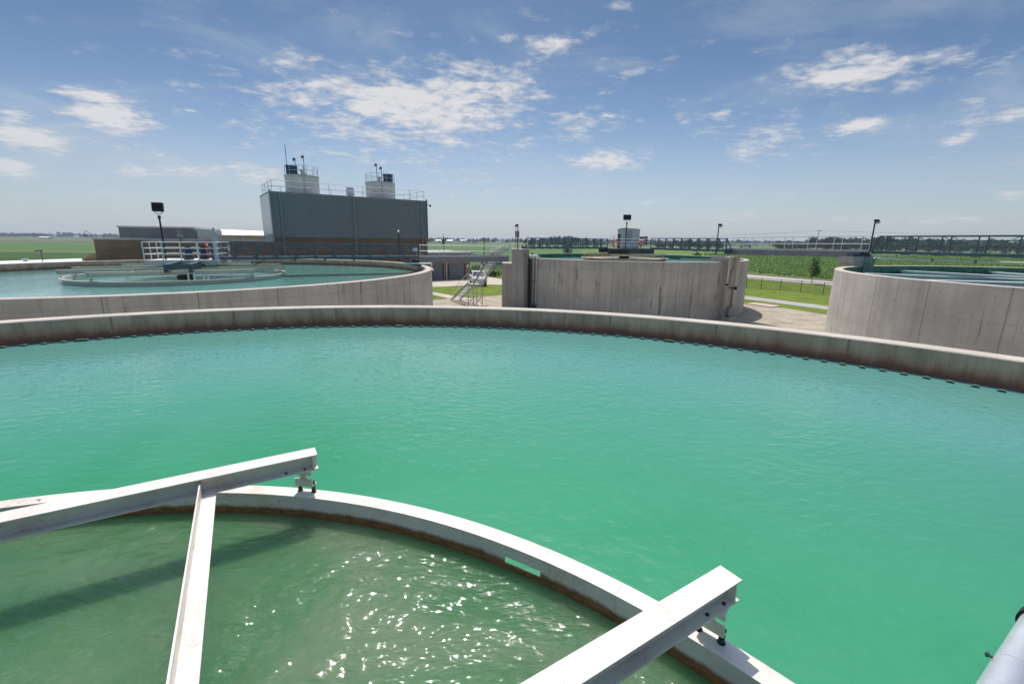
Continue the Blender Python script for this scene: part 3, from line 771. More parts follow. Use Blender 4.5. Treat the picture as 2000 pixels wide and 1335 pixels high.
# ---- pier of basin 2 (left), kept with the basin as one concrete body
def pier(poly, z1, parent, z0=0, name='pier', mat=None):
    me = MB(); n = len(poly); vs = []; fs = []; uv = {}
    u = 0
    for i in range(n):
        a, b = poly[i], poly[(i+1) % n]; L = math.hypot(b[0]-a[0], b[1]-a[1]); k = len(vs)
        vs += [(a[0], a[1], z0), (b[0], b[1], z0), (b[0], b[1], z1), (a[0], a[1], z1)]
        uv.update({k: (u, z0), k+1: (u+L, z0), k+2: (u+L, z1), k+3: (u, z1)}); fs.append((k, k+1, k+2, k+3)); u += L
    k = len(vs); vs += [(p[0], p[1], z1) for p in poly]
    for i, p in enumerate(poly): uv[k+i] = (p[0], p[1]*.1+z1)
    fs.append(tuple(range(k, k+n)))
    me.add(vs, fs); me.uv = uv
    return me.build(name, mat or M['pier'], parent)
zp2 = 5.28
pier([(-.10, 38.6), (.95, 38.3), (1.32, 39.0), (1.32, 42.2), (-.10, 42.2)], zp2, tank2)
pier([(-.93, 38.9), (-.06, 38.7), (-.06, 41.8), (-.93, 41.8)], 4.05, tank2, name='catwalk_seat')
MB().box(.88, 38.15, 4.78, 1.36, 38.9, 5.24).build('corbel', M['pier'], tank2)
# ---- small stair up to the pier top, with its rails
def stair(label, a, b, w, n, hr, group, rail_h=.9, tread=.22, posts=3, name='staircase'):
    """a foot, b head (centre line of the near stringer)"""
    a, b = V(a), V(b); d = b-a; h = V((d.x, d.y, 0)).normalized(); s = V((-h.y, h.x, 0))
    t = thing(name, label, 'staircase', a, group)
    for o in (0, w):
        MB().bar(a+s*o, b+s*o, .04, .22, UP).build('stringer', M['alu'], t)
    for i in range(1, n):
        p = a+d*(i/n); MB().obox(p+s*(w/2), s*(w/2-.02), h*(tread/2), UP*.018).build('step', M['alu'], t)
    for o in (0, w):
        for k, lv in enumerate((1., .5)):
            m_ = MB(); m_.tube(a+s*o+UP*rail_h*lv, b+s*o+UP*rail_h*lv, .02, 8)
            m_.build('handrail' if k == 0 else 'mid_rail', hr, t)
        for i in range(posts):
            p = a+s*o+d*(i/(posts-1)); MB().tube(p, p+UP*rail_h, .02, 8).build('rail_post', hr, t)
    return t
stair('short steel stair climbing from the catwalk to the top of the concrete pier', (-1.55, 38.2, 4.75), (-.35, 38.75, 5.30), .95, 4, M['whiterail'], 'steel stairs', .88)
t = thing('pier_railing', 'white railing on top of the left concrete pier', 'railing', (-.3, 39, zp2))
railing(t, [V((-.3, 38.75, 0)), V((1.25, 39.0, 0))], zp2, .86, .8, M['whiterail'])
railing(t, [V((-.3, 39.75, 0)), V((1.25, 40.2, 0))], zp2, .86, .8, M['whiterail'])
bulb_light('dark post lamp on top of the left concrete pier', PY(1011, 487, 38.9), 2.0, -1, 'post lamps on the concrete piers')
q = PY(1009, 486, 39.4)
t = thing('instrument_board', 'grey rectangular panel on two thin posts beside the left pier lamp', 'panel', q)
for dx in (-.12, .10): MB().tube(q+V((dx, 0, -.05)), q+V((dx, 0, 1.72)), .022, 8).build('post', M['greydk'], t)
MB().box(q.x-.10, q.y-.08, q.z+.98, q.x+.22, q.y+.06, q.z+1.50).build('cabinet', plain('panel_grey', (.30, .30, .29), .5), t)
MB().extr([q+V((0, -.05, .98)), q+V((.18, -.05, .98)), q+V((.12, -.05, .84)), q+V((.05, -.05, .84))], (0, .1, 0)).build('hopper', M['alu'], t)
# ---- main stair down to the yard
foot = V((-5.35, 45.15, .08)); land = V((-3.35, 42.0, 2.05)); top = V((-1.35, 39.2, 4.1))
stair('lower flight of the grey yard stair with slatted steps on the grass edge', foot, land, -.95, 11, M['whiterail'], 'steel stairs', .9)
h_ = V((top.x-foot.x, top.y-foot.y, 0)).normalized(); s_ = V((-h_.y, h_.x, 0))
l2 = land+h_*1.0
stair('upper flight of the grey yard stair reaching the catwalk at the pier', l2, top+UP*.25, -.95, 10, M['whiterail'], 'steel stairs', .9)
t = thing('stair_landing', 'grey steel landing on braced legs halfway up the yard stair', 'landing', land)
c = land+h_*.5-s_*.475
MB().obox(c-UP*.02, h_*.52, s_*.49, UP*.03).build('deck', M['alu'], t)
MB().obox(c-UP*.14, h_*.52, s_*.49, UP*.085).build('deck_frame', M['alu'], t)
lg = [c+h_*i*.5+s_*j*.46 for i in (-1, 1) for j in (-1, 1)]
for p in lg: MB().tube(V((p.x, p.y, 0)), V((p.x, p.y, c.z-.2)), .045, 8).build('leg', M['alu'], t)
for a, b in ((0, 1), (2, 3), (0, 2), (1, 3)):
    for z0, z1 in ((.15, 1.0), (1.0, .15)):
        MB().tube(V((lg[a].x, lg[a].y, z0)), V((lg[b].x, lg[b].y, z1)), .018, 6).build('brace', M['alu'], t)
for sgn in (-1, 1):
    a = c+s_*.47*sgn-h_*.5; b = c+s_*.47*sgn+h_*.5
    railing(t, [V((a.x, a.y, 0)), V((b.x, b.y, 0))], land.z, .9, 1.1, M['alu'])
MB().obox(V((c.x, c.y, .04)), h_*.9, s_*.8, UP*.06).build('footing', M['conc'], t)
# ---- pipes on the left end of basin 2
def on2(u, v, off=0.0, z=None):
    """point on the outer wall of basin 2 seen at pixel column u"""
    d = ray(u, v); d = V((d.x, d.y, 0)).normalized(); c = V((T2.x, T2.y, 0)); b = d.dot(c); r = R2o+off
    k = b-math.sqrt(max(0., b*b-c.dot(c)+r*r)); return d*k
pipes = [(1033.5, .05, 'black', 'dark drain pipe nearest the pier on the tall basin'), (1037.5, .035, 'greydk', 'second dark pipe from the pier on the tall basin'), (1041, .04, 'cream', 'leftmost of the pale pipes beside the pier of the tall basin'), (1044, .04, 'grey', 'middle pale grey pipe beside the pier of the tall basin'), (1047, .04, 'cream', 'pale pipe farthest from the pier on the tall basin')]
for u, r, mt, lb in pipes:
    p = on2(u, 550, .12); zt = 4.55 if mt != 'black' else 4.75
    t = thing('wall_pipe', lb, 'pipe', p, 'pipes beside the left pier')
    MB().path([p+UP*.25, p+UP*zt, p+UP*(zt+.10)+V((.1, .25, 0)), p+UP*(zt+.1)+V((.35, 1.2, 0))], r, 10).build('pipe', M[mt], t, smooth=True)
    for z in (.7, 2.55): MB().tube(p+UP*z, p+UP*(z+.05), r+.02, 8).build('clamp', M['greydk'], t)
    if r > .038: MB().tube(p+UP*.05, p+UP*.6, r+.035, 8, r+.01).build('valve', M['greydk'], t)
p = on2(1037, 550, .3)
t = thing('pipe_header', 'white insulated header on top of the pipes beside the left pier', 'pipe', p+UP*4.6)
MB().tube(p+UP*4.72+V((-.2, 0, 0)), p+UP*4.70+V((.55, -.05, 0)), .10, 10).tube(p+UP*4.56+V((-.15, 0, 0)), p+UP*4.55+V((.5, -.05, 0)), .05, 8).build('header', M['white'], t, smooth=True)
# wall ladder cage (dark rungs)
p = on2(1033.5, 560, .22)
t = thing('wall_ladder', 'dark narrow ladder on the wall beside the left pier', 'ladder', p)
MB().tube(p+V((-.1, 0, .5)), p+V((-.1, 0, 4.4)), .014, 6).tube(p+V((.1, .02, .5)), p+V((.1, .02, 4.4)), .014, 6).build('side_rails', M['greydk'], t)
mb = MB()
for k in range(13): mb.tube(p+V((-.1, 0, .6+k*.3)), p+V((.1, .02, .6+k*.3)), .014, 6)
mb.build('rungs', M['greydk'], t)
# ---- platform of basin 2
c2 = V((T2.x, T2.y, 0)); dx = V((.985, .17, 0)); dy = V((-.17, .985, 0)); z2 = 5.33
o2 = c2-dx*2.1-dy*1.5
t = thing('access_platform', 'dark steel platform with white rails at the middle of the tall stained basin', 'platform', o2+UP*z2, 'centre platforms')
MB().obox(c2+UP*(z2-.03), dx*2.15, dy*1.55, UP*.03).build('deck', M['greydk'], t)
MB().obox(c2-dy*1.45+UP*(z2-.25), dx*2.1, dy*.05, UP*.18).obox(c2+dy*1.45+UP*(z2-.25), dx*2.1, dy*.05, UP*.18).build('girder', M['blue2'], t)
MB().obox(c2+dx*1.75-dy*1.3+UP*(z2-.22), dx*.55, dy*.35, UP*.24).build('drive_box', M['blue2'], t)
MB().obox(c2-dx*1.2-dy*1.2+UP*(z2-.30), dx*.9, dy*.3, UP*.16).build('gearbox', plain('grimy_gear', (.07, .055, .045), .7, var=.4, scale=5), t)
MB().lathe([(.5, 4.0), (.5, 5.0), (.001, 5.0)], (c2.x, c2.y), 16, close=False).build('centre_column', M['greydk'], t)
railing(t, [o2+dy*3., o2, o2+dx*4.2, o2+dx*4.2+dy*.8], z2, .92, 1.05, M['whiterail'], .02, .022, (1., .68, .33))
floodlight('black floodlight on the tall stained basin, in front of the pale shed', c2-dy*1.2-dx*.46+UP*z2, 2.62, .70, (.05, 1, 0))
life_ring('red life ring on the rail left of the pale shed', o2+dx*.45+UP*(z2+.52)-dy*.06, dy, .30)
life_ring('red life ring seen edge-on at the right of the pale shed', o2+dx*3.05+UP*(z2+.50)-dy*.02, dx, .28)
q = o2+dx*3.35+dy*.3+UP*z2
t = thing('instrument_board', 'rust-brown control panel on posts right of the pale shed', 'panel', q)
for k in (-.14, .16): MB().tube(q+dx*k, q+dx*k+UP*1.15, .025, 8).build('post', M['greydk'], t)
MB().obox(q+UP*1.0, dx*.26, dy*.1, UP*.13).build('cabinet', plain('brown_box', (.17, .115, .09), .6), t)
MB().obox(q+dx*.40+UP*.75, dx*.07, dy*.07, UP*.42).build('side_cabinet', M['greydk'], t)
# shed
sx0 = c2+dy*.75-dx*.48; sw, sd, sh = 2.35, 1.9, 1.85
sdx = V((math.cos(R_(-12)), math.sin(R_(-12)), 0)); sdy = V((-sdx.y, sdx.x, 0))
def wallquad(mb, a, b, z0, z1, u0=0):
    a, b = V(a), V(b); k = len(mb.v); L = (b-a).length
    mb.add([V((a.x, a.y, z0)), V((b.x, b.y, z0)), V((b.x, b.y, z1)), V((a.x, a.y, z1))], [(0, 1, 2, 3)])
    for i, (u, v) in enumerate(((0, z0), (L, z0), (L, z1), (0, z1))): mb.uv[k+i] = (u+u0, v)
def wallbox(poly, z0, z1, name, mat, parent):
    mb = MB(); A = sum(poly[i][0]*poly[(i+1) % len(poly)][1]-poly[(i+1) % len(poly)][0]*poly[i][1] for i in range(len(poly)))
    if A < 0: poly = poly[::-1]
    u = 0
    for i in range(len(poly)):
        a, b = V((*poly[i][:2], 0)), V((*poly[(i+1) % len(poly)][:2], 0)); wallquad(mb, a, b, z0, z1, u); u += (b-a).length
    k = len(mb.v); mb.add([(p[0], p[1], z1) for p in poly], [tuple(range(len(poly)))])
    for i, p in enumerate(poly): mb.uv[k+i] = (p[0], p[1])
    return mb.build(name, mat, parent, fix=False)
t = thing('control_shed', 'small pale grey-green metal shed on the centre platform of the tall basin', 'shed', sx0+UP*z2)
cs = [sx0, sx0+sdx*2.1, sx0+sdx*2.1+sdy*sd, sx0+sdy*sd]
wallbox([(p.x, p.y) for p in cs], z2, z2+sh, 'wall', M['shed'], t)
rm = sx0+sdx*.875+sdy*sd/2
mb = MB(); e = .08
P_ = [sx0-sdx*e-sdy*e, sx0+sdx*(2.1+e)-sdy*e, sx0+sdx*(2.1+e)+sdy*(sd+e), sx0-sdx*e+sdy*(sd+e)]
r0, r1 = sx0+sdx*.6-sdy*e, sx0+sdx*.6+sdy*(sd+e)
mb.add([P_[0]+UP*(z2+sh), P_[1]+UP*(z2+sh), r0+UP*(z2+sh+.13), P_[3]+UP*(z2+sh), P_[2]+UP*(z2+sh), r1+UP*(z2+sh+.13)], [(0, 1, 2), (3, 5, 4), (0, 2, 5, 3), (1, 4, 5, 2), (0, 3, 4, 1)])
mb.build('roof', plain('shed_roof', (.50, .53, .50), .5), t)
MB().obox(sx0+sdx*.15-sdy*.004+UP*(z2+.70), sdx*.13, sdy*.006, UP*.68).build('door', M['greydk'], t)
MB().obox(sx0+sdx*1.05-sdy*.004+UP*(z2+1.15), sdx*.32, sdy*.006, UP*.55).build('panel', M['cladl'], t)
# bridges of basin 2
p2l = V((1.2, 39.6, 0)); p2r = o2+dx*.0+dy*.7
truss('teal truss footbridge from the left pier to the pale shed on the tall basin', p2l, p2r, 5.32, 6.20, .9, 10, M['blue'], 1, True, .45, 0)
def on2p(az, off=0):
    d = V((math.sin(az), math.cos(az), 0)); c = V((T2.x, T2.y, 0)); b = d.dot(c); r = R2o+off
    return d*(b-math.sqrt(b*b-c.dot(c)+r*r))
pw = on2(1424, 500); rn = (pw-c2).normalized(); tn = V((-rn.y, rn.x, 0))
if tn.x < 0: tn = -tn
p2e = pw-rn*.4-tn*.2
truss('blue-grey truss footbridge from the pale shed to the right pier of the tall basin', o2+dx*4.2+dy*.2, p2e, 5.30, 6.30, .85, 8, M['blue'], 1, True, .0, .55)
# right pilaster with its pipes
zr2 = 4.92
pil = [pw-tn*.62-rn*.3, pw-tn*.62+rn*.42, pw-tn*.5+rn*.5, pw+tn*.42+rn*.5, pw+tn*.52+rn*.4, pw+tn*.52-rn*.3]
pier([(p.x, p.y) for p in pil], zr2, tank2, mat=concrete('pilaster_concrete', (.46, .42, .35), joint=5, lift=1.9, rustamt=.66, streak=.7))
hd = [pw-tn*.75-rn*1.1, pw-tn*.75+rn*.46, pw+tn*.80+rn*.46, pw+tn*.80-rn*1.1]
pier([(p.x, p.y) for p in hd], zr2+.02, tank2, zr2-.35, 'pier_head')
q = pw-tn*.72+rn*.54
t = thing('wall_pipe', 'white downpipe with a flat top bracket at the right pilaster', 'pipe', q, 'pipes at the right pilaster')
MB().path([q-tn*.6+UP*(zr2-.02), q-tn*.05+UP*(zr2-.02), q+UP*(zr2-.08), q+UP*2.9], .045, 8).build('pipe', M['white'], t, smooth=True)
MB().tube(q+UP*2.75, q+UP*2.9, .10, 10).build('valve', M['black'], t)
q2 = pw-tn*.30+rn*.56
t = thing('wall_pipe', 'thin dark bent conduit running down the right pilaster', 'pipe', q2, 'pipes at the right pilaster')
MB().path([q2+tn*.22+UP*zr2, q2+tn*.22+UP*4.2, q2-tn*.1+UP*3.7, q2-tn*.12+UP*2.7], .018, 6).path([q2-tn*.25+UP*2.55, q2+tn*.25+UP*2.55], .025, 6).build('pipe', M['black'], t)
for k, o in enumerate((.08, .17)):
    q3 = pw+tn*o+rn*.54
    t = thing('wall_pipe', ('left', 'right')[k]+' thin rusty rod above the round grey drum at the right pilaster', 'pipe', q3, 'pipes at the right pilaster')
    MB().tube(q3+UP*.5, q3+UP*2.6, .016, 6).build('pipe', plain('rusty_rod%d' % k, (.12, .075, .05), .8), t)
q4 = pw+tn*.30+rn*.60
t = thing('gear_operator', 'small black valve operator on the right pilaster', 'valve', q4+UP*2.5)
MB().tube(q4+UP*2.5, q4+UP*2.5+rn*.16, .12, 12).tube(q4+UP*2.5-tn*.5, q4+UP*2.5, .02, 6).build('body', M['black'], t)
q5 = pw-tn*.12+rn*.50+UP*.62
t = thing('flanged_drum', 'round grey drum end at the foot of the right pilaster', 'drum', q5)
MB().tube(q5, q5+rn*.30, .40, 28).tube(q5+rn*.30, q5+rn*.35, .46, 28).build('drum', M['grey'], t, smooth=True)
MB().obox(V((q5.x, q5.y, .12))+rn*.2, tn*.45, rn*.3, UP*.12).build('base', M['conc'], t)
bulb_light('dark post lamp at the right pier of the tall basin', PY(1398, 497, p2e.y-.1), 2.25, 1, 'post lamps on the concrete piers')
# ---- catwalk basin 2 - basin 3
d3c = V((T3.x, T3.y, 0))
p3 = PY(1680, 494, 28.3)
catwalk('grey catwalk with light rails crossing in front of the crop field', (PY(1416, 488, 36.9).x, 36.9), (p3.x, p3.y), 5.43, 5.53, .95, 1, 1.75, .96, M['whiterail'], .34)
# pier of basin 3 on the inside of its wall
p3h = PZ(1690, 528, 4.65); rn3 = (V((p3h.x, p3h.y, 0))-d3c).normalized(); tn3 = V((-rn3.y, rn3.x, 0))
if tn3.x < 0: tn3 = -tn3
cA = V((PY(1668, 500, 28.2).x, 28.2, 0)); cB = V((PY(1709, 500, 28.2).x, 28.2, 0))
dz = (cB-cA); w3 = dz.length; dz.normalize(); zz = 5.23
poly = [cA+UP*zz, cA+UP*(zz-.28)-dz*.04, cA+UP*(zz-.50)+dz*.08, cA+UP*(zz-.62)+dz*.25, cA+UP*(zz-.66)+dz*.55, cB+UP*(zz-.66), cB+UP*zz]
MB().extr(poly, (-.35, .9, 0)).build('pier_head', plain('pier_head_concrete', (.34, .32, .29), .9, var=.2, scale=1.5), tank3)
MB().extr([cB-dz*.62+UP*3.6, cB-dz*.02+UP*3.6, cB-dz*.02+UP*(zz-.02), cB-dz*.62+UP*(zz-.02)], (-.35, .7, 0)).obox(cB-dz*.32-V((0, .03, 0))+UP*4.4, dz*.30, V((0, .05, 0)), UP*.80).build('column', plain('limed_column', (.20, .26, .23), .8, var=.3, scale=2), tank3)
t = thing('bridge_bearing', 'dark bearing plates where the right truss footbridge meets its pier', 'bearing', cA+UP*zz)
MB().obox((cA+cB)/2+UP*(zz+.07)+V((-.1, .3, 0)), dz*.55, V((0, .25, 0)), UP*.07).obox(cB-dz*.35+UP*(zz+.18)+V((-.1, .3, 0)), dz*.14, V((0, .2, 0)), UP*.08).build('plates', M['greydk'], t)
t3e = d3c-V((-dz.y, dz.x, 0))*0
pb = V((PY(1702, 495, 28.3).x, 28.3, 0)); pe = V((25.6, 19.2, 0))
truss('dark blue-grey truss footbridge at the right edge over the white troughs', pb, pe, 5.44, 6.46, .85, 6, M['blue'], 1, True, .3, 0, .06, .075, .05)
bulb_light('dark post lamp at the left end of the right-edge truss footbridge', PY(1697, 500, 28.1), 2.10, 1, 'post lamps on the concrete piers')
a = PY(1706, 504, 28.0); b = PY(2000, 513.5, 22.6); d_ = (b-a)
t = thing('white_pipe', 'long thin white pipe hung below the right-edge truss footbridge', 'pipe', a)
MB().tube(a, a+d_*1.25, .05, 10).build('pipe', M['white'], t)
for f in (.02, .44, .72): MB().tube(a+d_*f, a+d_*(f+.012), .075, 10).build('coupling', M['blue2'], t)
for f in (.18, .43): MB().tube(a+d_*f, a+d_*f+UP*.35, .012, 6).build('hanger', M['greydk'], t)
# white troughs in basin 3
zt3 = 4.36
for k, (p, q) in enumerate((((1875, 526), (2000, 534.5)), ((1742, 526.5), (2000, 540)), ((1690, 533), (2000, 544.5)), ((1797, 545.5), (2000, 551)))):
    a, b = PZ(*p, zt3), PZ(*q, zt3); d_ = (b-a).normalized()
    # run on to the far side of the basin
    c_ = a-V((T3.x, T3.y, zt3)); bb = d_.dot(c_); cc = c_.dot(c_)-(R2-.1)**2; L = -bb+math.sqrt(max(.1, bb*bb-cc))
    t = thing('effluent_trough', ('white trough farthest back in the right-edge basin', 'second white trough from the back in the right-edge basin', 'third white trough from the back in the right-edge basin', 'white trough nearest the rim in the right-edge basin')[k], 'trough', a, 'white troughs of the right-edge basin')
    s = d_.cross(UP)
    MB().bar(a-UP*.02, a+d_*L-UP*.02, .36, .04).bar(a-UP*.18, a+d_*L-UP*.18, .06, .28).build('trough', M['white'], t)
# a row of pale launders in basin 2 (right half)
for k, (p, q) in enumerate((((1335, 501.5), (1396, 502.5)), ((1330, 504.5), (1396, 506.5)))):
    a, b = PZ(*p, 4.28), PZ(*q, 4.28)
    t = thing('effluent_trough', ('rear', 'front')[k]+' pale trough at the right side of the tall basin', 'trough', a, 'pale troughs of the tall basin')
    MB().bar(a-UP*.12, b-UP*.12, .12, .24).build('trough', M['steel1'], t)
# ------------------------------------------------------------------ land
def sheet(name, poly, z, mat, kind='structure'):
    P = [V((p[0], p[1], z)) for p in poly]
    A = sum(P[i].x*P[(i+1) % len(P)].y-P[(i+1) % len(P)].x*P[i].y for i in range(len(P)))
    if A < 0: P.reverse()
    mb = MB(); mb.add(P, [tuple(range(len(P)))]); o = mb.build(name, mat, fix=False); o['kind'] = kind; return o
n = 96
sheet('ground', [(9000*math.cos(2*math.pi*i/n), 9000*math.sin(2*math.pi*i/n)) for i in range(n)], 0, M['ground'])
sheet('dark_meadow', [(-600, 95), (-30, 95), (-30, 165), (-600, 165)], .006, M['field4'])
sheet('grass_verge', [(-700, 165), (-40, 165), (-40, 180), (-700, 180)], .006, M['field3'])
sheet('crop_field', [(-900, 180), (-60, 180), (-60, 400), (-900, 400)], .006, M['field2'])
sheet('bare_field', [(-1500, 400), (-90, 400), (-90, 545), (-1500, 545)], .02, M['soil'])
sheet('bare_field', [(-2200, 720), (-150, 720), (-150, 1080), (-2200, 1080)], .02, M['soil'])
sheet('meadow', [(-2200, 545), (-110, 545), (-110, 720), (-2200, 720)], .02, M['field3'])
sheet('crop_field', [(-60, 118), (20, 118), (26, 165), (60, 400), (-60, 400)], .012, M['field2'])
sheet('meadow', [(-90, 400), (900, 400), (900, 640), (-90, 640)], .02, M['field3'])
fa, fb = V((48.8, 93.3, 0)), V((55.2, 75.8, 0)); fd = (fb-fa).normalized()
fn = [fa-fd*60, fb+fd*60]
sheet('crop_field', [(fn[0].x, fn[0].y), (fn[1].x, fn[1].y), (260, 10), (640, 398), (60, 398), (24, 160)], .018, M['field'])
ra, rb = V((40.4, 77.1, 0)), V((47.2, 64.7, 0)); rd = (rb-ra).normalized()
rc, re = V((45.4, 86.9, 0)), V((52.1, 71.9, 0)); rf = (re-rc).normalized()
v0, v1 = rc+rf*-50, re+rf*60
sheet('verge', [(v0.x-1, v0.y-1), (v1.x-1, v1.y-1), (fn[1].x+.6, fn[1].y), (fn[0].x+.6, fn[0].y)], .014, M['dirt'])
r0_, r1_ = ra-rd*45, rb+rd*55
sheet('road', [(r0_.x, r0_.y), (r1_.x, r1_.y), (v1.x, v1.y), (v0.x, v0.y)], .030, M['road'])
sheet('lawn', [(-60, 30), (-60, 90), (0, 95), (20, 112), (r0_.x, r0_.y), (r1_.x, r1_.y), (60, 20), (45, 8), (30, 20)], .010, M['lawn'])
sheet('gravel_yard', [(-60, -40), (-60, 36), (-9.0, 44.2), (-6.7, 46.2), (-4.4, 47.3), (-1.0, 49.8), (8, 58), (22, 46), (23.6, 44.3), (25.6, 42.2), (27.6, 36.9), (31, 31), (70, 0), (70, -40)], .020, M['gravel'])
gp = [PZ(u, v) for u, v in ((1445, 577), (1520, 586), (1632, 600), (1632, 607), (1520, 592.5), (1445, 583))]
gd0 = (gp[2]-gp[0]).normalized()
sheet('gravel_path', [((gp[0]-gd0*8).x, (gp[0]-gd0*8).y)]+[(p.x, p.y) for p in gp[1:2]]+[((gp[2]+gd0*18).x, (gp[2]+gd0*18).y), ((gp[3]+gd0*18).x, (gp[3]+gd0*18).y), (gp[4].x, gp[4].y), ((gp[5]-gd0*8).x, (gp[5]-gd0*8).y)], .026, M['gpath'])
da, db = V((-10.4, 57.3, 0)), V((-4.6, 60.6, 0)); dd = (db-da).normalized(); dnn = V((-dd.y, dd.x, 0))
mb = MB(); q = [da-dd*30, da+dd*8, da+dd*11.5-dnn*2.2, da+dd*14+dnn*3, da+dd*14+dnn*36, da+dd*9+dnn*42, da+dd*5+dnn*9.6, da-dd*30+dnn*9.6]
mb.prism([(p.x, p.y) for p in q], -.05, .05); struct(mb.build('driveway', M['conc']))
mb = MB(); mb.prism([(p.x, p.y) for p in (V((-9.8, 53.8, 0)), V((-9.3, 51.6, 0)), V((-5.5, 44.9, 0)), V((-4.2, 45.5, 0)))][:0] or [(-14, 57.2), (-13.6, 55.4), (-5.7, 44.9), (-4.2, 45.4), (-4.3, 46.1)], -.05, .055)
struct(mb.build('sidewalk', M['conc']))
pad = [PZ(u, v) for u, v in ((1457, 594), (1474, 592), (1526, 599), (1506, 601))]
mb = MB(); mb.prism([(p.x, p.y) for p in pad], -.05, .10); struct(mb.build('concrete_pad', M['conc']))
# ------------------------------------------------------------------ tower building
th = R_(36); fd_ = V((math.cos(th), math.sin(th), 0)); fb_ = V((-fd_.y, fd_.x, 0)); FL = V((-22.4, 43.0, 0)); LW, DW, ZBk, ZTp = 15.6, 6.0, 6.08, 10.18
tb = thing('tower_building', 'tall building of dark grey-blue siding over brown brick with two silos on its roof', 'building', FL)
cn = lambda a, b: [(p.x, p.y) for p in (FL+fd_*a+fb_*b, FL+fd_*(LW-a)+fb_*b, FL+fd_*(LW-a)+fb_*(DW-b), FL+fd_*a+fb_*(DW-b))]
wallbox(cn(0, 0), 0, ZBk, 'brick_base', M['brickd'], tb)
wallbox(cn(-.04, -.04), ZBk, ZTp-.16, 'siding', M['clad'], tb)
MB().prism(cn(-.07, -.07), ZTp-.16, ZTp).build('roof', M['grey'], tb)
MB().obox(FL-fd_*.08+fb_*(DW*.52)+UP*((ZBk+ZTp)/2-.05), fd_*.03, fb_*(DW*.475), UP*((ZTp-ZBk)/2-.12)).build('end_panel', plain('lit_end_panel', (.78, .81, .82), .35, 0, .03, 1), tb)  # brightness of this side wall put into a pale colour
for k, x in enumerate((.75, 7.5, 14.95)):
    p = FL+fd_*x-fb_*.13
    MB().bar(p+UP*.1, p+UP*(ZTp-.17), .11, .09, fd_).build('downspout', plain('downspout_grey%d' % k, (.25, .28, .30), .4), tb)
for p in (FL-fb_*.04-fd_*.04, FL+fd_*(LW+.02)-fb_*.04):
    MB().bar(p+UP*ZBk, p+UP*(ZTp+.14), .20, .10, fd_).build('corner_trim', plain('corner_trim', (.15, .18, .20), .45), tb)
MB().obox(FL-fd_*.3+fb_*.6+UP*5.95, fd_*.3, fb_*.4, UP*.35).build('junction_box', M['cladl'], tb)
t = thing('roof_railing', 'thin grey railing round the roof of the tall dark building', 'railing', FL+UP*ZTp)
I = .18
railing(t, [FL+fd_*I+fb_*I, FL+fd_*(LW-I)+fb_*I, FL+fd_*(LW-I)+fb_*(DW-I), FL+fd_*I+fb_*(DW-I), FL+fd_*I+fb_*I], ZTp, 1.02, 1.7, M['alu'], .024, .02)
q = FL+fd_*(LW+.1)+fb_*.1+UP*(ZTp-.45)
t = thing('security_camera', 'small dark dome camera on a bracket at the right corner of the tall dark building', 'camera', q)
MB().tube(q, q+fd_*.35+UP*.05, .03, 8).build('bracket', M['greydk'], t)
MB().sphere(tuple(q+fd_*.42-UP*.03), .13, 8).build('dome', M['greydk'], t, smooth=True)
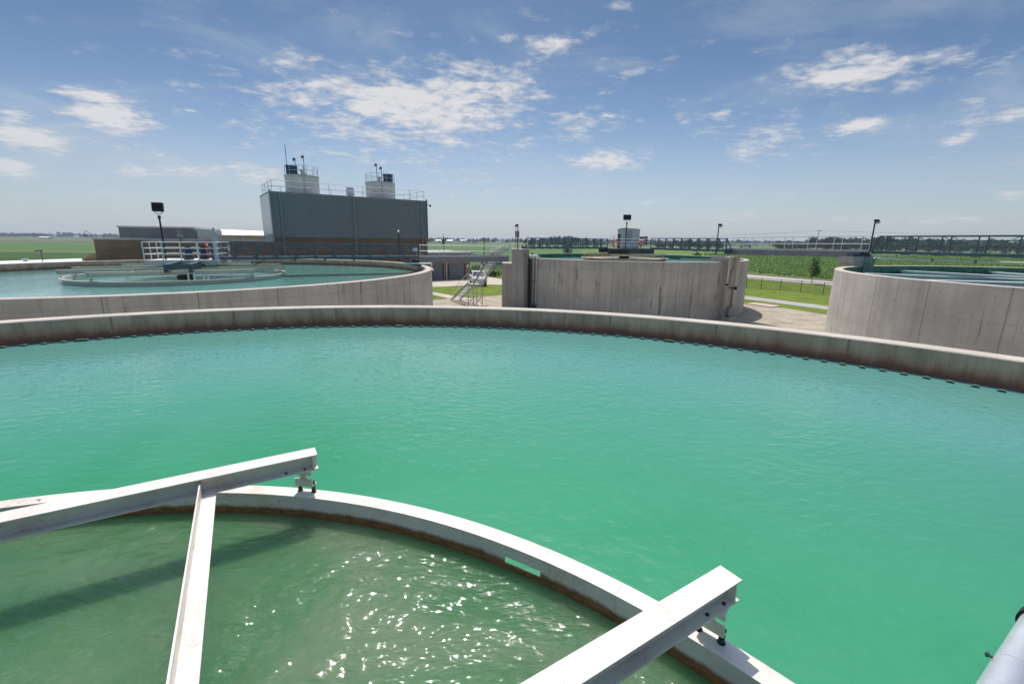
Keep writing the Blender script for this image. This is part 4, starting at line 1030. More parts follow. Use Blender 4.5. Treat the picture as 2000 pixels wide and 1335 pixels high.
def silo(c, lab, zt, side):
    t = thing('silo', lab, 'silo', V((c[0], c[1], ZTp)), 'cream silos on the roof'); r = 1.58; c = V((c[0], c[1], 0))
    MB().lathe([(r, ZTp), (r, zt-.05), (r-.05, zt), (.001, zt+.05)], (c.x, c.y), 48, close=False).build('shell', M['cream'], t, smooth=True)
    MB().lathe([(r, zt-.07), (r+.05, zt-.07), (r+.05, zt+.03), (r, zt+.03)], (c.x, c.y), 48).build('top_ring', M['alu'], t)
    vd = (-c).normalized(); vs = V((-vd.y, vd.x, 0))
    a = math.atan2(vd.y, vd.x)+.12
    p = c+V((math.cos(a), math.sin(a), 0))*(r+.05); MB().tube(p+UP*ZTp, p+UP*(zt+.9), .045, 8).build('fill_pipe', M['alu'], t)
    n = 12
    for k in range(n):
        b = 2*math.pi*k/n+.2; p = c+V((math.cos(b), math.sin(b), 0))*(r-.04); MB().tube(p+UP*zt, p+UP*(zt+.9), .022, 6).build('rail_post', M['alu'], t)
    for z, nm in ((.9, 'handrail'), (.45, 'mid_rail')):
        mb = MB()
        for k in range(36):
            b0, b1 = 2*math.pi*k/36, 2*math.pi*(k+1)/36
            mb.tube(c+V((math.cos(b0), math.sin(b0), 0))*(r-.04)+UP*(zt+z), c+V((math.cos(b1), math.sin(b1), 0))*(r-.04)+UP*(zt+z), .020, 6)
        mb.build(nm, M['alu'], t)
    q = c+vd*.45+vs*side*.85*-1+UP*zt
    lr = 'left' if side > 0 else 'right'
    d = thing('dust_collector', 'blue dust collector box on top of the %s silo' % lr, 'dust collector', q, 'blue boxes on the silos')
    MB().obox(q+UP*.50, vs*.50, vd*.42, UP*.36).obox(q+UP*.88, vs*.54, vd*.46, UP*.03).build('body', M['motor'], d)
    for i in (-1, 1):
        for j in (-1, 1): MB().bar(q+vs*.42*i+vd*.35*j, q+vs*.42*i+vd*.35*j+UP*.16, .05, .05).build('leg', M['greydk'], d)
    MB().obox(q+vd*.425+UP*.50, vs*.46, vd*.008, UP*.012).obox(q+vd*.425+UP*.68, vs*.1, vd*.01, UP*.05).build('door_trim', M['blue'], d)
    q = c+vs*side*.1+vd*.2+UP*zt
    v_ = thing('relief_valve', 'pale grey vent valve at the middle of the %s silo top' % lr, 'vent', q, 'vents on the silos')
    MB().tube(q, q+UP*.45, .16, 12).tube(q+UP*.45, q+UP*.62, .24, 12).build('body', M['alu'], v_)
    MB().tube(q+vs*.3, q+vs*.3+UP*.3, .06, 8).tube(q+vs*-.4, q+vs*-.4+UP*.22, .07, 8).build('small_vents', M['alu'], v_)
    for o, h_, lb in ((.30*-side, 1.95, 'taller'), (-.35*-side+.15, 1.65, 'shorter')):
        q = c-vd*.2-vs*o*1.+UP*zt
        l_ = thing('pole_light', '%s dark pole light on the %s silo' % (lb, lr), 'lamp post', q, 'pole lights on the silos')
        MB().tube(q, q+UP*h_, .035, 8).build('pole', M['greydk'], l_)
        MB().obox(q+UP*(h_+.02)-vs*.06, vs*.12, vd*.07, UP*.09).sphere(tuple(q+UP*(h_-.1)-vs*.14), .09, 6).build('lamp_head', M['greydk'], l_)
silo((-21.36, 47.46), 'left cream silo on the roof of the tall dark building, beside the mast', PY(598, 341.5, 46).z, 1)
silo((-14.84, 52.2), 'right cream silo on the roof of the tall dark building', PY(746, 355, 50.7).z, -1)
q = PY(565, 374, 46.2); q.z = ZTp; mt_ = PY(557, 283, 46.2).z-ZTp
t = thing('antenna_mast', 'tall thin mast left of the left silo on the roof', 'antenna', q)
MB().tube(q, q+UP*mt_*.62, .05, 8).tube(q+UP*mt_*.62, q+UP*mt_, .028, 6).build('mast', M['greydk'], t)
for k in range(3): MB().tube(q, q+V((.5*math.cos(2.1*k), .5*math.sin(2.1*k), -.02))-UP*0, .02, 6).tube(q+UP*1.1, q+V((.5*math.cos(2.1*k), .5*math.sin(2.1*k), 0)), .02, 6).build('strut', M['alu'], t)
q = FL+fd_*7.75+fb_*1.5+UP*ZTp
t = thing('roof_vent', 'pale metal mushroom vent between the two silos on the roof', 'vent', q)
MB().lathe([(.30, ZTp), (.30, ZTp+.25), (.42, ZTp+.28), (.42, ZTp+.42), (.36, ZTp+.46), (.36, ZTp+.92), (.33, ZTp+.98), (.001, ZTp+1.0)], (q.x, q.y), 20, close=False).lathe([(.37, ZTp+.62), (.39, ZTp+.62), (.39, ZTp+.70), (.37, ZTp+.70)], (q.x, q.y), 20).build('cowl', M['whiterail'], t, smooth=True)
# ------------------------------------------------------------------ low buildings on the left
bl = thing('brick_building', 'long low brown brick building behind the left rear basin', 'building', (-43.4, 47.2, 0))
pb_ = [(-43.4, 47.2), (-23.0, 43.9), (-25.6, 47.4), (-28, 58), (-45.6, 60)]
wallbox(pb_, 0, 5.62, 'wall', M['brickd'], bl)
cx = [(-43.5, 47.08), (-22.95, 43.76), (-22.9, 44.05), (-43.3, 47.36)]
MB().prism(cx, 5.62, 5.80).prism([(-43.5, 47.08), (-43.2, 47.1), (-45.4, 60), (-45.75, 60)], 5.621, 5.80).build('coping', plain('coping_grey', (.36, .38, .39), .5), bl)
t = thing('metal_annex', 'dark grey metal block rising behind the long brown brick building', 'building', (-47.3, 55, 0))
a = [(-47.3, 55.0), (-39.9, 57.9), (-44.5, 70), (-52, 67)]
wallbox(a, 0, 7.02, 'siding', M['clad2'], t)
MB().prism([(p[0]*1.002, p[1]*.998) for p in a], 7.02, 7.20).build('roof', M['roofw'], t)
t = thing('white_roofed_building', 'long tan building with a bright white sloping roof left of the tall dark building', 'building', (-46, 70, 0))
e0, e1 = V((-46.6, 70, 6.34)), V((-39.0, 76.5, 6.36)); g0_, g1_ = V((-55.2, 80, 7.45)), V((-48.0, 92, 7.1))
wallbox([(e0.x, e0.y), (e1.x, e1.y), (g1_.x, g1_.y), (g0_.x, g0_.y)], 0, 6.30, 'wall', plain('tan_wall', (.60, .43, .29), .9, var=.08), t)
mb = MB(); o_ = (e0-g0_).normalized()*.15
mb.add([e0+o_+V((-.6, 0, 0)), e1+o_+V((.5, 0, 0)), g1_+V((3.4, 2, 0)), g0_]+[p-UP*.14 for p in (e0+o_+V((-.6, 0, 0)), e1+o_+V((.5, 0, 0)), g1_+V((3.4, 2, 0)), g0_)], [(0, 1, 2, 3), (7, 6, 5, 4), (0, 4, 5, 1), (1, 5, 6, 2), (2, 6, 7, 3), (3, 7, 4, 0)])
mb.build('roof', M['roofw'], t)
for u in (474, 408): 
    p = PY(u, 463, 69.5+ (u-408)*.05); MB().tube(V((p.x, p.y, 0)), V((p.x, p.y, 6.2)), .09, 6).build('downspout', M['whiterail'], t)
# flat white roof front left
a, b = PZ(163, 504.6, 3.62), PZ(-40, 511.2, 3.62)
fl = [(a.x, a.y), (a.x*.86, a.y*.86), (b.x*.84, b.y*.84), (b.x, b.y)]
t = thing('flat_roof_building', 'low building with a bright white flat roof beyond the far rim at the left edge', 'building', (a.x, a.y, 0))
wallbox(fl, 0, 3.38, 'wall', M['brickt'], t)
MB().prism([(p[0]*1.004, p[1]) for p in fl], 3.38, 3.62).build('roof', M['roofw'], t)
q = PZ(50, 510.5, 3.62)
t = thing('roof_vent', 'squat grey vent standing on the white flat roof', 'vent', q)
MB().tube(q, q+UP*.16, .16, 12).tube(q+UP*.16, q+UP*.26, .24, 12).build('cowl', M['alu'], t)
q = PZ(84, 511, 3.62)
t = thing('area_light', 'small black angled light on a short post at the white flat roof', 'lamp post', q)
MB().tube(q, q+UP*.95, .035, 8).build('pole', M['greydk'], t)
MB().obox(q+UP*.98-V((.18, 0, 0)), (.26, 0, .02), (0, .14, 0), (0, 0, .045)).build('lamp_head', M['black'], t)
p = PY(176, 508, 47.6)
t = thing('tan_roofed_lean_to', 'small tan sloping roof against the left end of the long brown brick building', 'building', (p.x, p.y, 0))
a = V((-45.2, 47.4, 3.5)); 
MB().extr([a, a+V((1.7, -.1, 0)), a+V((1.7, -.1, .72)), a+V((1.25, -.1, .70)), a+V((.45, 0, .36))], (-.5, 2.5, 0)).build('roof', plain('tan_roof', (.42, .30, .17), .8, var=.2), t)
MB().prism([(-45.1, 47.6), (-43.55, 47.45), (-44.0, 49.6), (-45.5, 49.8)], 0, 3.5).build('wall', M['brickt'], t)
q = PY(181, 464, 49.5)
t = thing('gooseneck_lamp', 'thin gooseneck lamp curving over the left end of the long brown brick building', 'lamp', q)
pts = [PY(u, v, 49.5) for u, v in ((181, 466), (178, 459.5), (174, 455), (170, 451.5), (167, 451), (165, 453.5), (165.5, 456))]
MB().path(pts, .022, 6).build('arm', M['greydk'], t)
c = pts[-1]-UP*.16; MB().sphere(tuple(c), .16, 8).build('globe', M['grey'], t, smooth=True)
q = V((-10.75, 43, 0))
t = thing('dome_light', 'black yard light pole with a white dome head in front of the tall dark building', 'lamp post', q)
MB().tube(q, q+UP*6.55, .05, 8).build('pole', M['black'], t)
MB().sphere((q.x, q.y, 6.66), .15, 8).build('globe', M['lens'], t, smooth=True); MB().tube(q+UP*6.5, q+UP*6.58, .12, 10).build('collar', M['greydk'], t)
# ------------------------------------------------------------------ garage building
ga, gb = PZ(842, 548), PZ(918, 545); gdr = (gb-ga).normalized(); gn = V((-gdr.y, gdr.x, 0))
t = thing('garage_building', 'low tan brick garage with two grey roll-up doors behind the catwalk', 'building', ga)
GA = ga-gdr*16
zt_g = 4.05
wallbox([(p.x, p.y) for p in (GA, gb, gb+gn*9, GA+gn*9)], 0, zt_g, 'wall', M['brickt'], t)
MB().prism([(p.x, p.y) for p in (GA-gn*.15, gb-gn*.15+gdr*.15, gb+gn*9.2+gdr*.15, GA+gn*9.2)], zt_g, zt_g+.16).build('roof', M['roofw'], t)
MB().prism([(p.x, p.y) for p in (GA-gn*.10, gb-gn*.10+gdr*.1, gb-gn*.001+gdr*.1, GA-gn*.001)], zt_g-.30, zt_g-.002).build('fascia', M['grey'], t)
gp_ = [(846, 864), (877.5, 906.5)]
for k, (u0, u1) in enumerate(gp_):
    def on(u):
        d = ray(u, 530); d = V((d.x, d.y, 0)); # intersect with the front line
        det = d.x*(-gdr.y)+gdr.x*d.y; s = (ga.x*(-gdr.y)+gdr.x*ga.y)/det; return d*s
    a, b = on(u0), on(u1)
    mb = MB(); mb.obox((a+b)/2-gn*.02+UP*1.13, (b-a)/2, gn*.03, UP*1.10); dd_ = mb.build('garage_door', M['door'], t)
    mb = MB()
    for z in (.55, 1.1, 1.65): mb.obox((a+b)/2-gn*.055+UP*z, (b-a)/2, gn*.006, UP*.015)
    mb.build('panel_seams', M['greydk'], dd_)
    for p, s in ((a, -1), (b, 1)): MB().obox(p+gdr*.1*s-gn*.05+UP*1.2, gdr*.09, gn*.06, UP*1.2).build('door_jamb', M['greydk'], t)
a = on(872); MB().bar(a-gn*.08+UP*.05, a-gn*.08+UP*3.8, .10, .10, gdr).build('downspout', M['whiterail'], t)
a = on(913.5)
t = thing('wall_sign', 'small white sign on the brick right of the garage doors', 'sign', a-gn*.03+UP*2.05)
MB().obox(a-gn*.03+UP*2.05, gdr*.20, gn*.012, UP*.17).build('panel', M['white'], t)
MB().obox(a-gn*.046+UP*2.09, gdr*.13, gn*.003, UP*.02).obox(a-gn*.046+UP*2.01, gdr*.10, gn*.003, UP*.02).build('text_bars', M['grey'], t)
# ------------------------------------------------------------------ vehicles
def car(name, label, p, yaw, body, group=None, kind='car'):
    t = thing(name, label, 'car' if kind == 'car' else 'pickup truck', p, group)
    t.rotation_euler = (0, 0, 0); L, W = (4.5, 1.8) if kind == 'car' else (5.4, 1.95)
    if kind == 'car':
        side = [(-2.25, .35), (2.2, .35), (2.25, .70), (1.35, .88), (.55, 1.0), (-1.9, 1.0), (-2.25, .85)]
        cab = [(.75, .98), (.15, 1.42), (-1.25, 1.45), (-1.95, .98)]
    else:
        side = [(-2.7, .50), (2.6, .50), (2.68, .95), (2.45, 1.12), (1.15, 1.18), (-2.7, 1.15)]
        cab = [(1.25, 1.16), (.60, 1.80), (-.75, 1.82), (-.95, 1.16)]
    o = V(p)
    def ex(poly, w, dz=0): 
        m_ = MB(); return m_.extr([o+V((x, -w/2, z)) for x, z in poly], (0, w, 0))
    ex(side, W).build('body', body, t)
    ex(cab, W*.86).build('cabin', body, t)
    xs = [c[0] for c in cab]; zs = [c[1] for c in cab]
    g = MB()
    for s in (-1, 1): g.extr([o+V((cab[0][0]-.28, s*W*.432, cab[0][1]+.06)), o+V((cab[1][0]-.02, s*W*.432, cab[1][1]-.08)), o+V((cab[2][0]+.08, s*W*.432, cab[2][1]-.08)), o+V((cab[3][0]+.25, s*W*.432, cab[3][1]+.06))], (0, s*.008, 0))
    for (a, b), dx_ in (((cab[0], cab[1]), .012), ((cab[3], cab[2]), -.012)):
        k0, k1 = .12, .88
        A = (a[0]+(b[0]-a[0])*k0, a[1]+(b[1]-a[1])*k0); B = (a[0]+(b[0]-a[0])*k1, a[1]+(b[1]-a[1])*k1)
        g.extr([o+V((A[0]+dx_, -W*.38, A[1]+.005)), o+V((A[0]+dx_, W*.38, A[1]+.005)), o+V((B[0]+dx_, W*.36, B[1]+.005)), o+V((B[0]+dx_, -W*.36, B[1]+.005))], (dx_*.6, 0, .006))
    g.build('windows', M['carglass'], t)
    r = .32 if kind == 'car' else .39
    for x in (-L*.31, L*.31):
        for s in (-1, 1):
            c = o+V((x, s*(W/2-.10), r)); w = MB().tube(c-V((0, .11, 0)), c+V((0, .11, 0)), r, 20).build('wheel', M['tyre'], t)
            MB().tube(c+V((0, s*.112, 0)), c+V((0, s*.122, 0)), r*.6, 14).build('rim', M['alu'], w)
    for x, mt in ((L/2-.04, M['lens']), (-L/2-.01, M['red'])):
        for s in (-1, 1): MB().obox(o+V((x, s*W*.36, .74 if kind == 'car' else .92)), (.03, 0, 0), (0, .16, 0), (0, 0, .07)).build('headlight' if x > 0 else 'tail_light', mt, t)
    MB().obox(o+V((L/2-.02, 0, .48)), (.06, 0, 0), (0, W*.46, 0), (0, 0, .09)).obox(o+V((-L/2, 0, .55)), (.06, 0, 0), (0, W*.46, 0), (0, 0, .08)).build('bumper', M['greydk'], t)
    if kind != 'car':
        MB().obox(o+V((-1.85, 0, 1.17)), (.78, 0, 0), (0, W*.40, 0), (0, 0, .012)).build('cargo_bed', M['greydk'], t)
    t.rotation_euler = (0, 0, yaw)
    return t
q = PZ(930, 558)
car('pickup_truck', 'white pickup truck parked on the drive behind the yard stair', q+V((.1, 1.6, .05)), R_(-80), M['carw'], None, 'truck')
c1 = car('parked_car', 'silver car parked beyond the stair, nearest of the parked cars', PZ(973, 526)+UP*.05, R_(25), M['cars'], 'cars parked beyond the stair')
dup(c1, PZ(957, 518)+UP*.05, R_(28), 'silver car parked behind the nearest parked car, just left of it')
dup(c1, PZ(979, 518)+UP*.05, R_(28), 'silver car parked behind the nearest parked car, close to the pier')
car('parked_car', 'white car far off just right of the garage roof', PZ(921, 500)+UP*.05, R_(10), M['carw'], 'cars parked beyond the stair')
q = PZ(1459, 484.2)
t = thing('box_truck', 'pale box truck far off on a road across the fields', 'truck', q)
MB().box(q.x-9, q.y-1.3, .9, q.x+1.5, q.y+1.3, 3.6).build('cargo_box', M['cladl'], t)
MB().box(q.x+1.7, q.y-1.2, .7, q.x+4.2, q.y+1.2, 2.9).build('cab', M['blue'], t)
for x in (-7.5, -6, 3): MB().tube((q.x+x, q.y-1.25, .5), (q.x+x, q.y+1.25, .5), .5, 10).build('wheel', M['tyre'], t)
# ------------------------------------------------------------------ fence, poles, wires
fp = [(1457, 562.5), (1486, 564.5), (1523, 568), (1563, 571.5), (1607, 575), (1640, 578)]
F = [PZ(u, v) for u, v in fp]
fdir = (F[-1]-F[0]).normalized(); F = [F[0]-fdir*3.2]+F+[F[-1]+fdir*3.2]
t = thing('chain_link_fence', 'low chain-link fence between the mown lawn and the road', 'fence', F[0])
FH = 1.45
for p in F: MB().tube(p, p+UP*(FH+.04), .035, 8).build('fence_post', M['greydk'], t)
mb = MB()
for a, b in zip(F[:-1], F[1:]): mb.tube(a+UP*FH, b+UP*FH, .022, 6)
mb.build('top_rail', M['greydk'], t)
mb = MB(); L = (F[-1]-F[0]).length; st = .13; k = -FH
nrm = V((-fdir.y, fdir.x, 0))
while k < L:
    for sg in (1, -1):
        xa, xb = (k, k+FH) if sg > 0 else (k+FH, k)
        za, zb_ = .03, FH
        if xa < 0: za += (0-xa)/(xb-xa)*(FH-.03); xa = 0
        if xb < 0: zb_ = .03+(0-xa)/(xb-xa)*(FH-.03); xb = 0
        if xa > L or xb > L: continue
        a = F[0]+fdir*xa+UP*za; b = F[0]+fdir*xb+UP*zb_
        e = (b-a).normalized().cross(nrm)*.006
        mb.add([a-e, b-e, b+e, a+e], [(0, 1, 2, 3)])
    k += st
mb.build('wire_mesh', M['greydk'], t, fix=False)
def upole(label, p, h, arm, yaw=0):
    t = thing('utility_pole', label, 'utility pole', p, 'utility poles across the fields'); p = V(p)
    MB().tube(p, p+UP*h, .19, 8, .12).build('pole', M['wood'], t)
    if arm:
        d = V((math.cos(yaw), math.sin(yaw), 0))
        MB().bar(p-d*arm/2+UP*(h-.5), p+d*arm/2+UP*(h-.5), .12, .14).build('crossarm', M['wood'], t)
        for f in (-.47, -.22, .22, .47): MB().tube(p+d*arm*f+UP*(h-.43), p+d*arm*f+UP*(h-.18), .06, 6).build('insulator', M['grey'], t)
    return t
x_at = lambda u, y: ray(u, 475).x/ray(u, 475).y*y
pA = V((x_at(1596, 250), 250, 0)); upole('wooden utility pole with a crossarm above the right catwalk', pA, 13.1, 3.4, R_(8))
pB_ = V((x_at(1198, 300), 300, 0)); upole('wooden utility pole with a crossarm left of the pale shed', pB_, 9.6, 4.0)
pC = V((x_at(945.5, 190), 190, 0)); upole('thin bare utility pole behind the white catwalk rail', pC, 7.0, 1.0)
pD = V((x_at(2330, 230), 230, 0))
mb = MB(); 
t = thing('power_line', 'thin power lines crossing the sky at the right', 'power line', pA+UP*12.8)
for o in (-1.6, .9, 1.6):
    for a, b in ((pA, pD), (pB_, pA)):
        ha = 12.8 if a is pA else 9.3; hb = 12.8 if b in (pA, pD) else 9.3
        pts = [a.lerp(b, i/16)+UP*(ha+(hb-ha)*i/16-1.4*(1-(2*i/16-1)**2))+V((o, .0, 0)) for i in range(17)]
        mb = MB(); mb.path(pts, .022, 4); mb.build('wire', M['grey'], t)
q = V((x_at(866, 150), 150, 0))
t = thing('banner_pole', 'tall dark red furled banner on a pole beyond the garage', 'banner', q)
MB().tube(q, q+UP*7.9, .06, 6).build('pole', M['greydk'], t)
MB().lathe([(.02, 7.8), (.14, 6.8), (.30, 5.4), (.36, 4.6), (.10, 4.3)], (q.x, q.y), 8, close=False).build('banner', plain('dark_red_cloth', (.13, .022, .02), .8), t)
def barn(label, u, y, w, d, h, mat=None):
    x = x_at(u, y); p = V((x, y, 0)); t = thing('farm_building', label, 'barn', p, 'far farm buildings')
    MB().box(x-w/2, y, 0, x+w/2, y+d, h).build('wall', mat or M['white'], t)
    MB().extr([(x-w/2-.3, y-.4, h), (x-w/2-.3, y+d/2, h+d*.18), (x-w/2-.3, y+d+.4, h)], (w+.6, 0, 0)).build('roof', M['roofw'], t)
barn('longest white shed on the horizon just right of the tall dark building', 867, 900, 34, 14, 3.4)
barn('white shed on the horizon above the middle of the catwalk', 905, 1000, 14, 12, 4)
barn('small pale shed on the horizon above the left stair rails', 926, 1000, 10, 10, 4.5, M['cladl'])
barn('low grey-white shed on the horizon near the left edge of the picture', 86, 760, 16, 9, 2.2, M['cladl'])
barn('pale shed on the horizon above the right catwalk', 1555, 620, 18, 9, 3, M['cladl'])
# ------------------------------------------------------------------ trees
def crown_mesh(name, lobes, n, size, mat, seed):
    r = random.Random(seed); mb = MB(); W = [l[3]*l[4]*l[5] for l in lobes]
    for _ in range(n):
        l = r.choices(lobes, W)[0]
        while True:
            d = V((r.uniform(-1, 1), r.uniform(-1, 1), r.uniform(-1, 1)))
            if .05 < d.length < 1: break
        d = d*(d.length**-.45)
        p = V((l[0]+d.x*l[3], l[1]+d.y*l[4], l[2]+d.z*l[5]))
        a = V((r.gauss(0, 1), r.gauss(0, 1), r.gauss(0, .7))).normalized(); b = a.cross(V((r.gauss(0, 1), r.gauss(0, 1), r.gauss(0, 1)))).normalized()
        s = size*r.uniform(.5, 1.25)
        mb.add([p-a*s, p-b*s*.55, p+a*s, p+b*s*.55], [(0, 1, 2, 3)])
    return mb.build(name, mat, None, fix=False)
def trunk_mb(h, r, seed, limbs=6):
    q = random.Random(seed); mb = MB(); mb.tube((0, 0, 0), (0, 0, h*.45), r, 8, r*.75).tube((0, 0, h*.45), (.05*h*q.uniform(-1, 1)*.3, 0, h*.88), r*.75, 6, r*.15)
    for i in range(limbs):
        a = 2*math.pi*i/limbs+q.uniform(-.4, .4); z = h*q.uniform(.30, .62); e = h*q.uniform(.16, .27)
        mb.tube((0, 0, z), (e*math.cos(a), e*math.sin(a), z+h*q.uniform(.12, .24)), r*.4, 5, r*.08)
    return mb
def make_tree(name, label, h, w, n, size, mat, seed, group=None, low=.2, r=None):
    q = random.Random(seed); lobes = []
    for i in range(9):
        a = q.uniform(0, 6.28); z = q.uniform(low+.08, .86); k = (1-abs(z-.5)*1.15)*w*.5
        lobes.append((k*.62*math.cos(a), k*.62*math.sin(a), h*z, k*q.uniform(.42, .75), k*q.uniform(.42, .75), h*q.uniform(.10, .19)))
    lobes.append((0, 0, h*.82, w*.22, w*.22, h*.17)); lobes.append((0, 0, h*.5, w*.36, w*.36, h*.28))
    t = thing(name, label, 'tree', (0, 0, 0), group)
    c = crown_mesh('crown', lobes, n, size, mat, seed); c.parent = t
    trunk_mb(h, r or h*.022, seed).build('trunk', M['bark'], t)
    return t
young = make_tree('young_tree', 'young street tree with a sparse crown standing alone by the road', 4.7, 1.75, 850, .14, M['leafl'], 5, None, .24, .05)
young.location = PZ(1585, 554)
yb = make_tree('young_tree', 'yellowish young tree top beyond the troughs near the right edge', 3.2, 2.4, 700, .16, M['leafy'], 9, None, .2, .05)
yb.location = V((x_at(1983, 66), 66, 0)); yb.scale = (1, 1, 1.0)
yc = make_tree('young_tree', 'small yellow-green young tree behind the rim of the tall basin', 3.0, 2.6, 600, .2, M['leafy'], 12, None, .2, .05)
yc.location = V((x_at(1364, 150), 150, 0)); yc.scale = (1.2, 1.2, 1.05)
yd = make_tree('young_tree', 'young green tree seen through the left truss of the tall basin', 6.0, 3.6, 700, .25, M['leafm'], 13, None, .2, .06)
yd.location = V((x_at(1110, 150), 150, 0))
def bush(label, p, w, h, seed, n=500):
    t = thing('bush', label, 'bush', p, 'bushes by the drive'); q = random.Random(seed); p = V(p)
    lobes = [(q.uniform(-.3, .3)*w, q.uniform(-.3, .3)*w, h*q.uniform(.35, .6), w*.3, w*.3, h*.38) for _ in range(5)]
    c = crown_mesh('foliage', lobes, n, .13, M['leafd'], seed); c.parent = t
    mb = MB()
    for k in range(5): mb.tube(p, p+V((q.uniform(-.3, .3)*w, q.uniform(-.3, .3)*w, h*.6)), .02, 5)
    mb.build('stems', M['bark'], t)
bush('dark round bush beyond the landing of the yard stair', PZ(966, 541), 2.6, 1.25, 3, 700)
bush('green bush at the right corner of the garage', PZ(922, 541), 1.6, 1.5, 4, 500)
bush('second green bush just right of the garage, behind the first', PZ(930, 533), 2.4, 1.6, 6, 500)
gT = 'trees beyond the crop field'
protos = []
kinds = [('dark rounded tree', M['leafd'], 11, 11, 900, .66), ('tall dark tree', M['leafd'], 13, 9, 900, .64), ('mid green broad tree', M['leafm'], 10, 12, 900, .64), ('dark spreading tree', M['leafd'], 10, 13, 900, .66), ('light green tree', M['leafm'], 9, 9, 760, .60)]
rt = random.Random(21)
for i, (nm, mt, h, w, n_, s_) in enumerate(kinds):
    protos.append(make_tree('field_tree', nm+' in the row beyond the crop field', h, w, n_, s_, mt, 40+i, gT, .06))
used = set(); cnt = {}
def place(u, y, h, k, where):
    p = protos[k]; base = kinds[k][2]; s = h/base
    lab = '%s beyond the field, %s' % (kinds[k][0], where)
    if k not in used:
        used.add(k); t = p; t['label'] = lab
    else: t = dup(p, None, None, lab)
    t.location = V((x_at(u, y), y, 0)); t.rotation_euler = (0, 0, rt.uniform(0, 6.28)); t.scale = (s*rt.uniform(.95, 1.2), s*rt.uniform(.95, 1.2), s)
u = 1522
while u < 2120:
    y = rt.uniform(345, 420); k = rt.choice((0, 0, 1, 2, 3, 3, 4)); h = rt.uniform(9.0, 12.0)
    if u < 1575: h *= .75
    if 1575 < u < 1592: h = 12.2; k = 1
    place(u, y, h, k, 'right of the utility pole' if u > 1600 else 'left of the utility pole'); u += rt.uniform(8, 13)
u = 1650
while u < 2100:
    place(u, rt.uniform(300, 340), rt.uniform(4.5, 7.5), rt.choice((2, 4, 3)), 'low before the taller trees'); u += rt.uniform(34, 60)
u = 1286
while u < 1412:
    place(u, rt.uniform(400, 470), rt.uniform(6.5, 9.0), rt.choice((0, 2, 3, 4)), 'behind the right truss'); u += rt.uniform(8, 15)
u = 1030
while u < 1190:
    place(u, rt.uniform(430, 520), rt.uniform(6.0, 9.0), rt.choice((0, 0, 3, 4)), 'behind the left truss'); u += rt.uniform(9, 17)
for k in range(len(protos)):
    if k not in used: place(1500+k*5, 420, 8, k, 'left of the utility pole')
# far-off woods that read as one mass
def woods(name, label, u0, u1, y0, y1, hmin, hmax, n, seed):
    r = random.Random(seed); mb = MB()
    for _ in range(n):
        u = r.uniform(u0, u1); y = r.uniform(y0, y1); x = x_at(u, y); h = r.uniform(hmin, hmax)*(1.+.7*max(0, math.sin(u*.031+seed))*max(0, math.sin(u*.0117+1.)))
        w = h*r.uniform(.7, 1.5)
        for k in range(7):
            c = V((x+r.uniform(-.5, .5)*w, y+r.uniform(-.5, .5)*w, h*r.uniform(.25, .85))); s = h*r.uniform(.16, .34)
            for q in range(4):
                a = V((r.gauss(0, 1), r.gauss(0, 1), r.gauss(0, .6))).normalized(); b = a.cross(V((r.gauss(0, 1), r.gauss(0, 1), r.gauss(0, 1)))).normalized()
                mb.add([c-a*s, c-b*s*.8, c+a*s, c+b*s*.8], [(0, 1, 2, 3)])
    o = mb.build(name, M['farleaf'], None, fix=False); o['kind'] = 'stuff'; o['label'] = label; o['category'] = 'woods'
    return o
woods('far_woods', 'hazy blue-green line of far woods along the horizon at the left', -300, 560, 1150, 1700, 7, 13, 520, 3)
woods('far_woods', 'hazy line of far woods along the horizon behind the middle of the picture', 820, 1560, 800, 1500, 6, 11, 520, 5)
woods('far_woods', 'hazy line of far woods along the horizon at the right', 1440, 2400, 900, 1500, 8, 13, 420, 8)
# crop plants (nobody could count them)
def crops():
    r = random.Random(11); vs, fs = [], []
    rowd = V((math.cos(R_(35)), math.sin(R_(35)), 0))
    for _ in range(19000):
        y = 78+170*(r.random()**1.7); sl = r.uniform(.42, 1.16); x = sl*y
        p = V((x, y, 0)); s = (p-fa); side = s.x*fd.y-s.y*fd.x   # right of the field edge
        if side > -.4 and (p-fa).dot(V((fd.y, -fd.x, 0))) < .4: pass
        k = (p-fa).dot(V((-fd.y, fd.x, 0)))
        if k < .4: continue
        t = round(p.dot(V((-rowd.y, rowd.x, 0)))/1.0)*1.0; p = p+V((-rowd.y, rowd.x, 0))*(t-p.dot(V((-rowd.y, rowd.x, 0))))+V((r.gauss(0, .12), r.gauss(0, .12), 0))
        H = r.uniform(.28, .46)*(1+.004*(y-80))
        for b in range(3):
            a = r.uniform(0, 6.28); d = V((math.cos(a), math.sin(a), 0)); w = V((-d.y, d.x, 0))*r.uniform(.05, .11)*(1+(y-78)/90)
            q1 = p+d*.18*H+UP*H*.75; q2 = p+d*.62*H+UP*H*r.uniform(.7, 1.05)
            o = len(vs); vs += [p-w*.5, p+w*.5, q1+w, q1-w, q2]; fs += [(o, o+1, o+2, o+3), (o+3, o+2, o+4)]
    mb = MB(); mb.v = vs; mb.f = fs
    o = mb.build('crop_plants', M['corn'], None, fix=False); o['kind'] = 'stuff'; o['label'] = 'rows of green crop plants in the field beyond the road'; o['category'] = 'crops'
crops()
